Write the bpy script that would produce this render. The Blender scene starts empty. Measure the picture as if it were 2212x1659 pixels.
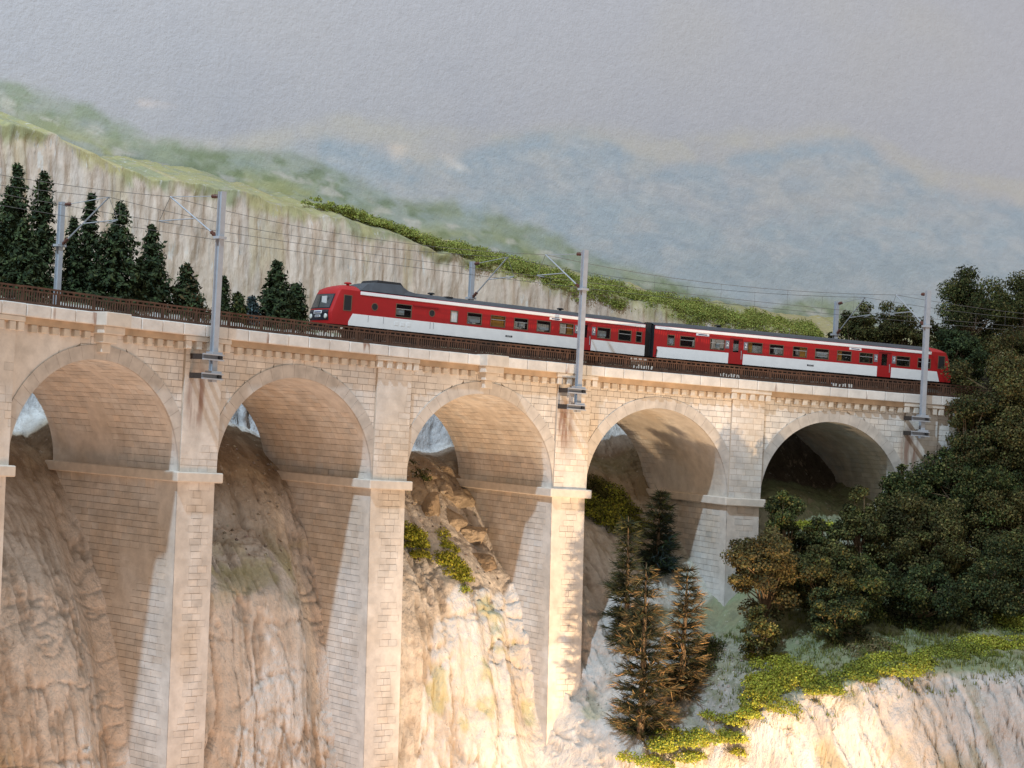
import bpy, math, random
import numpy as np
from mathutils import Matrix, Vector
random.seed(7)
RNG = np.random.default_rng(7)
scene = bpy.context.scene
COL = scene.collection

# ------------------------------------------------------------------ camera
CAM_Z, PITCH, ROLL, FPX = 3.6993, 0.017, 0.05, 4000.0     # FPX: focal length for a 2212 px wide picture
r0 = Vector((1, 0, 0)); f0 = Vector((0, math.cos(PITCH), math.sin(PITCH))); u0 = Vector((0, -math.sin(PITCH), math.cos(PITCH)))
cr, sr = math.cos(ROLL), math.sin(ROLL)
cx = r0 * cr + u0 * sr; cy = u0 * cr - r0 * sr; cz = -f0
cam_d = bpy.data.cameras.new('camera'); cam = bpy.data.objects.new('camera', cam_d); COL.objects.link(cam)
cam.matrix_world = Matrix(((cx.x, cy.x, cz.x, 0), (cx.y, cy.y, cz.y, 0), (cx.z, cy.z, cz.z, CAM_Z), (0, 0, 0, 1)))
cam_d.sensor_width = 36; cam_d.lens = 36 * FPX / 2212; cam_d.clip_start = 0.5; cam_d.clip_end = 800
scene.camera = cam

# ------------------------------------------------------------------ light
world = bpy.data.worlds.new('World'); scene.world = world; world.use_nodes = True
bg = world.node_tree.nodes['Background']; bg.inputs[0].default_value = (0.97, 0.90, 0.84, 1); bg.inputs[1].default_value = 0.58
def spot(name, loc, target, power, color, radius, angle, blend=0.4):
    l = bpy.data.lights.new(name, 'SPOT'); l.energy = power; l.color = color; l.shadow_soft_size = radius
    l.spot_size = math.radians(angle); l.spot_blend = blend
    o = bpy.data.objects.new(name, l); COL.objects.link(o); o.location = loc
    o.rotation_euler = (Vector(target) - Vector(loc)).to_track_quat('-Z', 'Y').to_euler()
    return o
KEY_T = Vector((0, 125, 8)); KEY_DIR = Vector((-0.454 * 0.66, -0.891 * 0.66, 0.75))
spot('hall_spotlight', KEY_T + KEY_DIR * 150, KEY_T, 0.84e6, (0.58, 0.79, 1.0), 1.6, 75, 0.6)
LAMP = (28.0, 82.0, -33.0)
spot('warm_floor_lamp', LAMP, (6, 126, -10), 1.75e5, (1.0, 0.70, 0.42), 0.55, 53, 1.0)
fl = bpy.data.lights.new('warm_bounce_fill', 'AREA'); fl.energy = 2.35e4; fl.color = (1.0, 0.53, 0.28); fl.shape = 'RECTANGLE'; fl.size = 40; fl.size_y = 22  # added area fill standing in for warm bounce; no such lamp stands there
flo = bpy.data.objects.new('warm_bounce_fill', fl); COL.objects.link(flo); flo.location = (2, 70, -52)
flo.rotation_euler = (Vector((-4, 118, 0)) - Vector((2, 70, -52))).to_track_quat('-Z', 'Y').to_euler()
scene.view_settings.view_transform = 'Standard'; scene.view_settings.look = 'None'
scene.view_settings.exposure = 0.0; scene.view_settings.gamma = 1.0
scene.render.resolution_x = 1024; scene.render.resolution_y = 768

# ------------------------------------------------------------------ curved frame of the layout: u bays along, d metres behind the front face, h metres above the springing
BAY = 14.0; HD0 = 0.9844; KU = -0.1368; KC = KU / BAY; GR = -0.021
C0 = np.array([59.57492, 34.55459]); RAD = 1 / KC
HW = 1.3 / BAY; DV = 11.5; RA = 5.7
def W(u, d, h):
    u, d, h = np.broadcast_arrays(np.asarray(u, float), np.asarray(d, float), np.asarray(h, float))
    a = HD0 + KU * u; r = RAD - d
    return np.stack([C0[0] + np.sin(a) * r, C0[1] - np.cos(a) * r, h + GR * BAY * u], -1)
def local(w):
    vx, vy = (w[..., 0] - C0[0]) * KC, (w[..., 1] - C0[1]) * KC
    a = np.arctan2(vx, -vy); r = np.hypot(vx, vy) / abs(KC)
    u = (a - HD0) / KU
    return u, RAD + r, w[..., 2] - GR * BAY * u
def ray(x, y):
    X = x - 1106; Y = y - 829.5
    xx = X * cr + Y * sr; yy = -X * sr + Y * cr
    v = np.array([xx / FPX, 1, -yy / FPX]); c, s = math.cos(PITCH), math.sin(PITCH)
    return np.array([v[0], v[1] * c - v[2] * s, v[1] * s + v[2] * c])
EYE = np.array([0, 0, CAM_Z])
def at_d(x, y, d):
    r = ray(x, y); t = np.linspace(40, 290, 2500); u, dd, h = local(EYE + t[:, None] * r)
    i = int(np.argmax(dd > d)); k = (d - dd[i - 1]) / (dd[i] - dd[i - 1]); tt = t[i - 1] + k * (t[i] - t[i - 1])
    u, dd, h = local(EYE + tt * r); return float(u), float(d), float(h)
def heading(u): return HD0 + KU * u

# ------------------------------------------------------------------ noise
def _hash(ix, iy, iz, seed):
    n = (ix.astype(np.int64) * 374761393 + iy.astype(np.int64) * 668265263 + iz.astype(np.int64) * 2147483647 + seed * 1274126177) & 0xffffffff
    n = ((n ^ (n >> 13)) * 1274126177) & 0xffffffff
    n = ((n ^ (n >> 16)) * 2246822519) & 0xffffffff
    return ((n ^ (n >> 15)) & 0xffffff) / float(0xffffff)
def vnoise(x, y, z=0.0, seed=0):
    x, y, z = np.broadcast_arrays(np.asarray(x, float), np.asarray(y, float), np.asarray(z, float))
    fx, fy, fz = np.floor(x), np.floor(y), np.floor(z)
    tx, ty, tz = x - fx, y - fy, z - fz
    tx, ty, tz = [t * t * t * (t * (t * 6 - 15) + 10) for t in (tx, ty, tz)]
    r = 0
    for a in (0, 1):
        for b in (0, 1):
            for c in (0, 1):
                r = r + _hash(fx + a, fy + b, fz + c, seed) * np.where(a, tx, 1 - tx) * np.where(b, ty, 1 - ty) * np.where(c, tz, 1 - tz)
    return r
def fbm(x, y, z=0.0, o=4, seed=0, gain=0.5):
    s, a, t = 0, 1.0, 0
    for i in range(o):
        s = s + a * vnoise(np.asarray(x) * 2 ** i, np.asarray(y) * 2 ** i, np.asarray(z) * 2 ** i, seed + i * 17); t += a; a *= gain
    return s / t
def sstep(a, b, x):
    t = np.clip((x - a) / (b - a), 0, 1); return t * t * (3 - 2 * t)
def lerp(a, b, t):
    t = np.asarray(t)[..., None]; return np.asarray(a) * (1 - t) + np.asarray(b) * t

# ------------------------------------------------------------------ mesh helpers
def make_mesh(name, verts, faces, cols=None, smooth=False):
    """verts (N,3); faces: array (M,k) or list of such arrays; cols (N,3)"""
    if isinstance(faces, np.ndarray): faces = [faces]
    me = bpy.data.meshes.new(name); verts = np.asarray(verts, np.float32)
    me.vertices.add(len(verts)); me.vertices.foreach_set('co', verts.ravel())
    nl = sum(f.size for f in faces); npoly = sum(len(f) for f in faces)
    me.loops.add(nl); me.polygons.add(npoly)
    me.loops.foreach_set('vertex_index', np.concatenate([f.ravel() for f in faces]).astype(np.int32))
    tot = np.concatenate([np.full(len(f), f.shape[1]) for f in faces]); st = np.concatenate([[0], np.cumsum(tot)[:-1]])
    me.polygons.foreach_set('loop_start', st.astype(np.int32))
    me.update(calc_edges=True)
    me.polygons.foreach_set('use_smooth', np.full(npoly, bool(smooth)))
    if cols is not None:
        ca = me.color_attributes.new('col', 'FLOAT_COLOR', 'POINT')
        c = np.ones((len(verts), 4), np.float32); c[:, :3] = cols; ca.data.foreach_set('color', c.ravel())
    return me
def link(name, me, mat, parent=None, world_space=True):
    o = bpy.data.objects.new(name, me); COL.objects.link(o)
    if mat and me is not None and not me.materials: me.materials.append(mat)
    if parent is not None:
        o.parent = parent
        if world_space: o.matrix_parent_inverse = Matrix.Translation(-abs_loc(parent))
    return o
ABS = {}
def abs_loc(o):
    return ABS.get(o.name, Vector((0, 0, 0)))
def tag(o, label=None, cat=None, group=None, kind=None):
    if label: o['label'] = label
    if cat: o['category'] = cat
    if group: o['group'] = group
    if kind: o['kind'] = kind
    return o
def thing(name, loc, label, cat, group=None):
    o = bpy.data.objects.new(name, None); COL.objects.link(o); o.location = loc; o.empty_display_size = 0.3
    ABS[o.name] = Vector(loc); return tag(o, label, cat, group)
BOXF = np.array([[0, 3, 2, 1], [4, 5, 6, 7], [0, 1, 5, 4], [1, 2, 6, 5], [2, 3, 7, 6], [3, 0, 4, 7]])
class MB:
    """collects hexahedra / tubes / quads into one mesh"""
    def __init__(s): s.v = []; s.q = []; s.t = []; s.n = 0; s.c = []
    def add(s, v, q=None, t=None, col=None):
        v = np.asarray(v, float).reshape(-1, 3)
        if q is not None: s.q.append(np.asarray(q) + s.n)
        if t is not None: s.t.append(np.asarray(t) + s.n)
        s.v.append(v); s.n += len(v)
        s.c.append(np.broadcast_to(np.asarray(col if col is not None else (1, 1, 1), float), (len(v), 3)))
        return s
    def hexa(s, p, col=None): return s.add(p, BOXF, col=col)     # p: 4 bottom ccw, 4 top
    def box(s, x0, x1, y0, y1, z0, z1, col=None):
        return s.hexa([(x0, y0, z0), (x1, y0, z0), (x1, y1, z0), (x0, y1, z0), (x0, y0, z1), (x1, y0, z1), (x1, y1, z1), (x0, y1, z1)], col)
    def ubox(s, u0, u1, d0, d1, h0, h1, col=None):
        return s.hexa(W([u0, u1, u1, u0] * 2, [d0, d0, d1, d1] * 2, [h0] * 4 + [h1] * 4), col)
    def strip(s, us, d0, d1, h0, h1, col=None):      # long bar following the curve
        us = np.asarray(us, float); n = len(us)
        v = np.concatenate([W(us, d0, h0), W(us, d1, h0), W(us, d1, h1), W(us, d0, h1)])
        i = np.arange(n - 1); q = []
        for a, b in ((0, 1), (1, 2), (2, 3), (3, 0)): q.append(np.stack([a * n + i, b * n + i, b * n + i + 1, a * n + i + 1], 1))
        q.append(np.array([[0, 3 * n, 2 * n, n], [n - 1, 2 * n - 1, 3 * n - 1, 4 * n - 1]]))
        return s.add(v, np.concatenate(q)[:, ::-1], col=col)
    def tube(s, pts, rad, k=6, col=None):
        pts = np.asarray(pts, float); n = len(pts); rad = np.broadcast_to(np.asarray(rad, float), (n,))
        tg = np.gradient(pts, axis=0); tg /= np.linalg.norm(tg, axis=1)[:, None] + 1e-9
        ref = np.array([0, 0, 1.0]) if abs(tg[:, 2]).mean() < 0.8 else np.array([1.0, 0, 0])
        a = np.cross(tg, ref); a /= np.linalg.norm(a, axis=1)[:, None] + 1e-9; b = np.cross(tg, a)
        th = np.arange(k) * 2 * np.pi / k
        v = pts[:, None] + rad[:, None, None] * (a[:, None] * np.cos(th)[None, :, None] + b[:, None] * np.sin(th)[None, :, None])
        i = np.arange(n - 1)[:, None]; j = np.arange(k)[None]; j2 = (j + 1) % k
        q = np.stack([i * k + j, i * k + j2, (i + 1) * k + j2, (i + 1) * k + j], -1).reshape(-1, 4)
        base = s.n; s.add(v.reshape(-1, 3), q, col=col)
        c = s.add([pts[0], pts[-1]], col=col); jj = np.arange(k); k2 = (jj + 1) % k
        s.t.append(np.concatenate([np.stack([base + k2, base + jj, np.full(k, base + n * k)], 1),
                                   np.stack([base + (n - 1) * k + jj, base + (n - 1) * k + k2, np.full(k, base + n * k + 1)], 1)]))
        return s
    def mesh(s, name, cols=True, smooth=False):
        f = []
        if s.q: f.append(np.concatenate(s.q))
        if s.t: f.append(np.concatenate(s.t))
        return make_mesh(name, np.concatenate(s.v), f, np.concatenate(s.c) if cols else None, smooth)
    def build(s, name, mat, parent=None, world_space=True, smooth=False):
        return link(name, s.mesh(name, True, smooth), mat, parent, world_space)
def bevel(o, w=0.03, seg=2):
    m = o.modifiers.new('bevel', 'BEVEL'); m.width = w; m.segments = seg; m.limit_method = 'ANGLE'; return o

# ------------------------------------------------------------------ materials
def new_mat(name):
    m = bpy.data.materials.new(name); m.use_nodes = True; nt = m.node_tree
    return m, nt, nt.nodes['Principled BSDF'], nt.nodes, nt.links
def N(nt, kind, **kw):
    n = nt.nodes.new(kind)
    for k, v in kw.items():
        if k.startswith('i_'):
            key = k[2:]; key = int(key) if key.isdigit() else key.replace('_', ' ')
            n.inputs[key].default_value = v
        else: setattr(n, k, v)
    return n
def plain(name, col, rough=0.5, metal=0.0, vary=0.12, bump=0.0, scale=6.0, spec=0.5, coat=0.0):
    m, nt, b, nodes, L = new_mat(name)
    geo = N(nt, 'ShaderNodeNewGeometry'); no = N(nt, 'ShaderNodeTexNoise', i_Scale=scale, i_Detail=4.0)
    L.new(geo.outputs['Position'], no.inputs['Vector'])
    mx = N(nt, 'ShaderNodeMix', data_type='RGBA', blend_type='MULTIPLY'); mx.inputs[0].default_value = 1.0
    mx.inputs[6].default_value = (*col, 1); mr = N(nt, 'ShaderNodeMapRange', i_1=0.3, i_2=0.7, i_3=1 - vary, i_4=1 + vary)
    L.new(no.outputs['Fac'], mr.inputs[0]); L.new(mr.outputs[0], mx.inputs[7]); L.new(mx.outputs[2], b.inputs['Base Color'])
    b.inputs['Roughness'].default_value = rough; b.inputs['Metallic'].default_value = metal
    b.inputs['Specular IOR Level'].default_value = spec; b.inputs['Coat Weight'].default_value = coat
    if bump:
        bp = N(nt, 'ShaderNodeBump', i_Strength=bump, i_Distance=0.05); L.new(no.outputs['Fac'], bp.inputs['Height']); L.new(bp.outputs[0], b.inputs['Normal'])
    return m
def attr_mat(name, rough=0.9, scale=3.0, vary=0.18, bump=0.25, bscale=9.0, bdist=0.06, translucent=0.0, stains=None, stretch=1.0, flecks=None):
    m, nt, b, nodes, L = new_mat(name)
    at = N(nt, 'ShaderNodeAttribute', attribute_name='col'); geo = N(nt, 'ShaderNodeNewGeometry')
    sc = N(nt, 'ShaderNodeVectorMath', operation='MULTIPLY'); sc.inputs[1].default_value = (1, 1, stretch); L.new(geo.outputs['Position'], sc.inputs[0])
    no = N(nt, 'ShaderNodeTexNoise', i_Scale=scale, i_Detail=6.0, i_Roughness=0.6); L.new(sc.outputs[0], no.inputs['Vector'])
    mr = N(nt, 'ShaderNodeMapRange', i_1=0.3, i_2=0.7, i_3=1 - vary, i_4=1 + vary); L.new(no.outputs['Fac'], mr.inputs[0])
    mx = N(nt, 'ShaderNodeMix', data_type='RGBA', blend_type='MULTIPLY'); mx.inputs[0].default_value = 1.0
    L.new(at.outputs['Color'], mx.inputs[6]); L.new(mr.outputs[0], mx.inputs[7]); out = mx.outputs[2]
    if stains:
        rust, pts = stains
        tot = None
        st = N(nt, 'ShaderNodeTexNoise', i_Scale=1.6, i_Detail=4.0)
        sv = N(nt, 'ShaderNodeVectorMath', operation='MULTIPLY'); sv.inputs[1].default_value = (1.6, 1.6, 0.22); L.new(geo.outputs['Position'], sv.inputs[0]); L.new(sv.outputs[0], st.inputs['Vector'])
        for p in pts:
            df = N(nt, 'ShaderNodeVectorMath', operation='SUBTRACT'); df.inputs[1].default_value = p; L.new(geo.outputs['Position'], df.inputs[0])
            ml = N(nt, 'ShaderNodeVectorMath', operation='MULTIPLY'); ml.inputs[1].default_value = (1, 1, 0.42); L.new(df.outputs[0], ml.inputs[0])
            ln = N(nt, 'ShaderNodeVectorMath', operation='LENGTH'); L.new(ml.outputs[0], ln.inputs[0])
            rg = N(nt, 'ShaderNodeMapRange', interpolation_type='SMOOTHSTEP', i_1=0.3, i_2=1.0, i_3=1.0, i_4=0.0); L.new(ln.outputs['Value'], rg.inputs[0])
            if tot is None: tot = rg.outputs[0]
            else:
                ad = N(nt, 'ShaderNodeMath', operation='MAXIMUM'); L.new(tot, ad.inputs[0]); L.new(rg.outputs[0], ad.inputs[1]); tot = ad.outputs[0]
        cr_ = N(nt, 'ShaderNodeMapRange', interpolation_type='SMOOTHSTEP', i_1=0.38, i_2=0.60, i_3=0.12, i_4=0.75); L.new(st.outputs['Fac'], cr_.inputs[0])
        mm = N(nt, 'ShaderNodeMath', operation='MULTIPLY'); L.new(tot, mm.inputs[0]); L.new(cr_.outputs[0], mm.inputs[1])
        m2 = N(nt, 'ShaderNodeMix', data_type='RGBA'); L.new(mm.outputs[0], m2.inputs[0]); L.new(out, m2.inputs[6]); m2.inputs[7].default_value = (*rust, 1); out = m2.outputs[2]
    for k_, (fc, fs, fst, lo_, hi_, am_) in enumerate(flecks or ()):
        fv = N(nt, 'ShaderNodeVectorMath', operation='MULTIPLY'); fv.inputs[1].default_value = (fs, fs, fs * fst); L.new(geo.outputs['Position'], fv.inputs[0])
        fa = N(nt, 'ShaderNodeVectorMath', operation='ADD'); fa.inputs[1].default_value = (k_ * 31.7, k_ * 11.3, 5.1); L.new(fv.outputs[0], fa.inputs[0])
        fn = N(nt, 'ShaderNodeTexNoise', i_Scale=1.0, i_Detail=7.0, i_Roughness=0.68); L.new(fa.outputs[0], fn.inputs['Vector'])
        fr2 = N(nt, 'ShaderNodeMapRange', interpolation_type='SMOOTHSTEP', i_1=lo_, i_2=hi_, i_3=0.0, i_4=am_); L.new(fn.outputs['Fac'], fr2.inputs[0])
        fm = N(nt, 'ShaderNodeMix', data_type='RGBA'); L.new(fr2.outputs[0], fm.inputs[0]); L.new(out, fm.inputs[6]); fm.inputs[7].default_value = (*fc, 1); out = fm.outputs[2]
    L.new(out, b.inputs['Base Color']); b.inputs['Roughness'].default_value = rough; b.inputs['Specular IOR Level'].default_value = 0.25
    if bump:
        n2 = N(nt, 'ShaderNodeTexNoise', i_Scale=bscale, i_Detail=5.0, i_Roughness=0.65); L.new(sc.outputs[0], n2.inputs['Vector'])
        bp = N(nt, 'ShaderNodeBump', i_Strength=bump, i_Distance=bdist); L.new(n2.outputs['Fac'], bp.inputs['Height']); L.new(bp.outputs[0], b.inputs['Normal'])
    if translucent:
        tr = N(nt, 'ShaderNodeBsdfTranslucent'); L.new(out, tr.inputs['Color'])
        ms = N(nt, 'ShaderNodeMixShader', i_0=translucent); L.new(b.outputs[0], ms.inputs[1]); L.new(tr.outputs[0], ms.inputs[2])
        L.new(ms.outputs[0], nt.nodes['Material Output'].inputs['Surface'])
    return m
def streak_stone(name, col, rust=(0.20, 0.075, 0.03), amount=0.64):
    """coping stone with thin vertical rust runs"""
    m, nt, b, nodes, L = new_mat(name)
    geo = N(nt, 'ShaderNodeNewGeometry')
    sv = N(nt, 'ShaderNodeVectorMath', operation='MULTIPLY'); sv.inputs[1].default_value = (0.9, 0.9, 0.18); L.new(geo.outputs['Position'], sv.inputs[0])
    st = N(nt, 'ShaderNodeTexNoise', i_Scale=1.35, i_Detail=3.0); L.new(sv.outputs[0], st.inputs['Vector'])
    rg = N(nt, 'ShaderNodeMapRange', interpolation_type='SMOOTHSTEP', i_1=amount, i_2=amount + 0.09, i_3=0.0, i_4=0.75); L.new(st.outputs['Fac'], rg.inputs[0])
    no = N(nt, 'ShaderNodeTexNoise', i_Scale=1.1, i_Detail=6.0, i_Roughness=0.6); L.new(geo.outputs['Position'], no.inputs['Vector'])
    rp = N(nt, 'ShaderNodeMapRange', i_1=0.3, i_2=0.7, i_3=0.82, i_4=1.12); L.new(no.outputs['Fac'], rp.inputs[0])
    oi = N(nt, 'ShaderNodeObjectInfo'); orr = N(nt, 'ShaderNodeMapRange', i_3=0.92, i_4=1.06); L.new(oi.outputs['Random'], orr.inputs[0])
    mu = N(nt, 'ShaderNodeMath', operation='MULTIPLY'); L.new(rp.outputs[0], mu.inputs[0]); L.new(orr.outputs[0], mu.inputs[1])
    mx = N(nt, 'ShaderNodeMix', data_type='RGBA', blend_type='MULTIPLY'); mx.inputs[0].default_value = 1; mx.inputs[6].default_value = (*col, 1); L.new(mu.outputs[0], mx.inputs[7])
    m2 = N(nt, 'ShaderNodeMix', data_type='RGBA'); L.new(rg.outputs[0], m2.inputs[0]); L.new(mx.outputs[2], m2.inputs[6]); m2.inputs[7].default_value = (*rust, 1)
    L.new(m2.outputs[2], b.inputs['Base Color']); b.inputs['Roughness'].default_value = 0.9; b.inputs['Specular IOR Level'].default_value = 0.25
    n2 = N(nt, 'ShaderNodeTexNoise', i_Scale=7.0, i_Detail=5.0); L.new(geo.outputs['Position'], n2.inputs['Vector'])
    bp = N(nt, 'ShaderNodeBump', i_Strength=0.3, i_Distance=0.05); L.new(n2.outputs['Fac'], bp.inputs['Height']); L.new(bp.outputs[0], b.inputs['Normal'])
    return m
def glass_mat(name, tint=(0.85, 0.87, 0.88), mix=0.90):
    m, nt, b, nodes, L = new_mat(name)
    b.inputs['Base Color'].default_value = (0.02, 0.022, 0.025, 1); b.inputs['Roughness'].default_value = 0.08
    tr = N(nt, 'ShaderNodeBsdfTransparent'); tr.inputs[0].default_value = (*tint, 1)
    ms = N(nt, 'ShaderNodeMixShader', i_0=mix); L.new(b.outputs[0], ms.inputs[1]); L.new(tr.outputs[0], ms.inputs[2])
    L.new(ms.outputs[0], nt.nodes['Material Output'].inputs['Surface']); return m
MAST_U = (1.0, 2.98, 4.97)
M = {}
M['stone'] = attr_mat('stone', 0.92, 1.3, 0.16, 0.35, 8.0, 0.05, stains=((0.17, 0.055, 0.018), [tuple(W(u - 0.03, -0.18, 4.1)) for u in MAST_U]))
M['mortar'] = plain('mortar', (0.40, 0.33, 0.26), 0.95, vary=0.25, bump=0.3, scale=3)
M['ring'] = plain('ring_stone', (0.50, 0.46, 0.41), 0.92, vary=0.16, bump=0.25, scale=1.6)
M['pilaster'] = plain('pilaster_core', (0.45, 0.38, 0.30), 0.92, vary=0.15, bump=0.2, scale=2)
M['impost'] = plain('impost_stone', (0.62, 0.56, 0.48), 0.9, vary=0.10, bump=0.25, scale=2.2)
M['coping'] = streak_stone('coping_stone', (0.68, 0.655, 0.61))
M['corbel'] = plain('corbel_stone', (0.56, 0.49, 0.40), 0.92, vary=0.2, bump=0.3, scale=1.5)
M['band'] = plain('cornice_band', (0.45, 0.33, 0.22), 0.92, vary=0.2, bump=0.2, scale=1.2)  # browner than the other stone: shadow under the coping put into the colour
M['rock'] = attr_mat('rock_plaster', 0.93, 3.2, 0.12, 1.0, 2.6, 0.26, stretch=0.55, flecks=[((0.42, 0.34, 0.255), 1.7, 0.20, 0.57, 0.66, 0.5), ((0.72, 0.69, 0.64), 2.6, 0.5, 0.60, 0.70, 0.5), ((0.22, 0.15, 0.10), 4.5, 0.6, 0.63, 0.70, 0.7)])
M['foliage'] = attr_mat('foliage', 0.85, 2.0, 0.25, 0.0, translucent=0.12)
M['bark'] = plain('bark', (0.19, 0.13, 0.075), 0.9, vary=0.3, scale=8)
M['rust'] = plain('rusty_railing', (0.085, 0.040, 0.022), 0.75, vary=0.35, bump=0.2, scale=2.5)
M['zinc'] = plain('galvanised_steel', (0.40, 0.42, 0.45), 0.5, 0.15, vary=0.08, scale=3)
M['web'] = plain('clamp_web', (0.17, 0.175, 0.19), 0.5, 0.15, vary=0.1)  # darker than the flanges: shade in the channel's hollow painted in
M['insul'] = plain('insulator', (0.10, 0.035, 0.022), 0.35, vary=0.1)
M['wire'] = plain('wire', (0.13, 0.12, 0.115), 0.6, vary=0.1)
M['ballast'] = plain('ballast', (0.13, 0.105, 0.085), 0.95, vary=0.4, bump=0.6, scale=9)
M['rail'] = plain('rail_steel', (0.16, 0.09, 0.06), 0.55, 0.4, vary=0.2)
M['red'] = plain('red_paint', (0.40, 0.009, 0.010), 0.55, vary=0.05, scale=2, spec=0.4)
M['white'] = plain('white_paint', (0.88, 0.88, 0.865), 0.5, vary=0.04, scale=2, spec=0.4)
M['roof'] = plain('roof_grey', (0.055, 0.062, 0.072), 0.6, vary=0.15, scale=1.5)
M['black'] = plain('black_plastic', (0.012, 0.012, 0.014), 0.6, vary=0.1)
M['navy'] = plain('navy_panel', (0.012, 0.014, 0.026), 0.35, vary=0.1)
M['frame'] = plain('window_frame', (0.15, 0.085, 0.05), 0.5, vary=0.1)
M['alu'] = plain('aluminium_bar', (0.42, 0.42, 0.41), 0.4, 0.3, vary=0.05)
M['orange'] = plain('orange_interior', (0.60, 0.27, 0.03), 0.7, vary=0.1)
M['pale'] = plain('pale_interior', (0.62, 0.62, 0.60), 0.7, vary=0.08)
M['inner'] = plain('dark_interior', (0.07, 0.05, 0.035), 0.8, vary=0.15)
M['glass'] = glass_mat('window_glass')
M['screen'] = glass_mat('windscreen_glass', (0.35, 0.36, 0.37), 0.55)
M['lamp'] = plain('headlamp', (0.75, 0.75, 0.68), 0.15, vary=0.02)
M['under'] = plain('underframe', (0.035, 0.026, 0.021), 0.8, vary=0.25)
M['bluestrip'] = plain('dark_blue_print', (0.03, 0.035, 0.12), 0.5, vary=0.1)
M['sky'] = attr_mat('painted_backdrop', 0.9, 1.4, 0.035, 0.55, 2.6, 0.16)
M['cliff'] = attr_mat('painted_cliff', 0.93, 1.6, 0.10, 0.8, 2.2, 0.22, stretch=0.30, flecks=[((0.44, 0.37, 0.31), 1.3, 0.10, 0.54, 0.64, 0.55), ((0.68, 0.65, 0.61), 1.7, 0.20, 0.58, 0.66, 0.6), ((0.36, 0.34, 0.33), 3.0, 0.25, 0.62, 0.70, 0.6)])

# ================================================================== SETTING
def grid_faces(nu, nv):
    i = np.arange(nu - 1)[:, None]; j = np.arange(nv - 1)[None]
    return np.stack([i * nv + j, (i + 1) * nv + j, (i + 1) * nv + j + 1, i * nv + j + 1], -1).reshape(-1, 4)
def px_curve(pts, d):
    a = np.array([at_d(x, y, d) for x, y in pts]); return a[:, 0], a[:, 2]
# ---- painted backdrop: a wall curving round behind the layout
DB = 46.0
ub = np.linspace(-1.6, 9.4, 520); hb = np.linspace(-14, 66, 330)
U, H = np.meshgrid(ub, hb, indexing='ij')
S_ = U * (102.34 + DB) * 0.1368                                     # metres along the wall
wob = (fbm(S_ * 0.25, H * 0.25, 0, 4, 5) - 0.5)
sky = lerp((0.470, 0.490, 0.545), (0.545, 0.550, 0.580), sstep(14, 40, H + 14 * wob))
sky = lerp(sky, (0.56, 0.545, 0.515), 0.55 * sstep(0.48, 0.75, fbm(S_ * 0.05, H * 0.07, 3, 3, 9)) * sstep(30, 48, H))
def ridge(pts): x, h = px_curve(pts, DB); return np.interp(U, x, h)
def paint(base, col, top, soft, strength, rough, seed, fade=None):
    n = (fbm(S_ * 0.35, H * 0.35, 1, 5, seed) - 0.5) * rough
    m = sstep(-soft, soft, top + n - H) * strength
    if fade is not None: m = m * fade
    return lerp(base, col, m)
far1 = ridge([(-300, 330), (500, 320), (620, 290), (720, 276), (830, 262), (930, 290), (1040, 312), (1150, 300), (1240, 276), (1330, 290), (1420, 312), (1560, 300), (1700, 296), (1830, 290), (1950, 345), (2060, 385), (2212, 410), (2500, 420)])
far2 = ridge([(-300, 360), (560, 330), (700, 300), (800, 320), (900, 360), (1020, 330), (1180, 290), (1260, 280), (1320, 310), (1420, 360), (1560, 350), (1700, 310), (1850, 300), (1930, 360), (2000, 400), (2100, 430), (2212, 450), (2500, 460)])
far3 = ridge([(-300, 420), (600, 370), (760, 400), (900, 440), (1060, 430), (1200, 410), (1350, 425), (1500, 470), (1700, 470), (1850, 450), (1950, 440), (2100, 470), (2212, 480), (2500, 480)])
far4 = ridge([(-300, 600), (900, 520), (1100, 520), (1250, 545), (1400, 560), (1600, 560), (1740, 570), (1900, 560), (2000, 555), (2212, 560), (2500, 560)])
patch = fbm(S_ * 0.16, H * 0.22, 2, 5, 21)
blotch = fbm(S_ * 0.55, H * 0.55, 4, 5, 33)
c = sky
def hill(base, col, top, soft, amt, fade_len, floor, rough, seed, brk=0.5):
    """water-colour ridge: strongest along its crest, washing out downwards"""
    n = (fbm(S_ * 0.45, H * 0.45, 1, 5, seed) - 0.5) * rough; z = top + n - H
    m = sstep(-soft, soft, z) * (floor + (1 - floor) * np.exp(-np.clip(z, 0, 99) / fade_len)) * amt
    br = fbm(S_ * 0.30, H * 0.55, 3, 5, seed + 5); fi = fbm(S_ * 1.6, H * 1.6, 3, 4, seed + 9)
    return lerp(base, col, np.clip(m * (1 - brk + 2 * brk * sstep(0.32, 0.68, br)) * (0.72 + 0.56 * fi), 0, 1))
c = hill(c, (0.575, 0.565, 0.53), far1 + 0.8, 0.9, 0.75, 7.0, 0.4, 1.2, 3, 0.4)
c = hill(c, (0.40, 0.485, 0.555), far2, 0.9, 0.78, 4.0, 0.42, 1.2, 7, 0.40)
c = hill(c, (0.42, 0.515, 0.58), far3, 1.2, 0.62, 5.0, 0.45, 2.2, 11, 0.5)
far35 = ridge([(-300, 520), (800, 450), (1000, 470), (1150, 440), (1300, 455), (1450, 500), (1560, 515), (1750, 505), (1900, 490), (2050, 500), (2212, 515), (2500, 515)])
c = hill(c, (0.39, 0.49, 0.57), far35, 1.2, 0.55, 4.0, 0.4, 2.6, 12, 0.6)
c = lerp(c, (0.55, 0.57, 0.585), 0.50 * sstep(0.50, 0.70, fbm(S_ * 0.45, H * 0.8, 6, 5, 37)) * sstep(-1, 3, far2 - H))
c = hill(c, (0.37, 0.455, 0.515), far4, 1.2, 0.60, 3.0, 0.35, 2.6, 15, 0.5)
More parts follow.
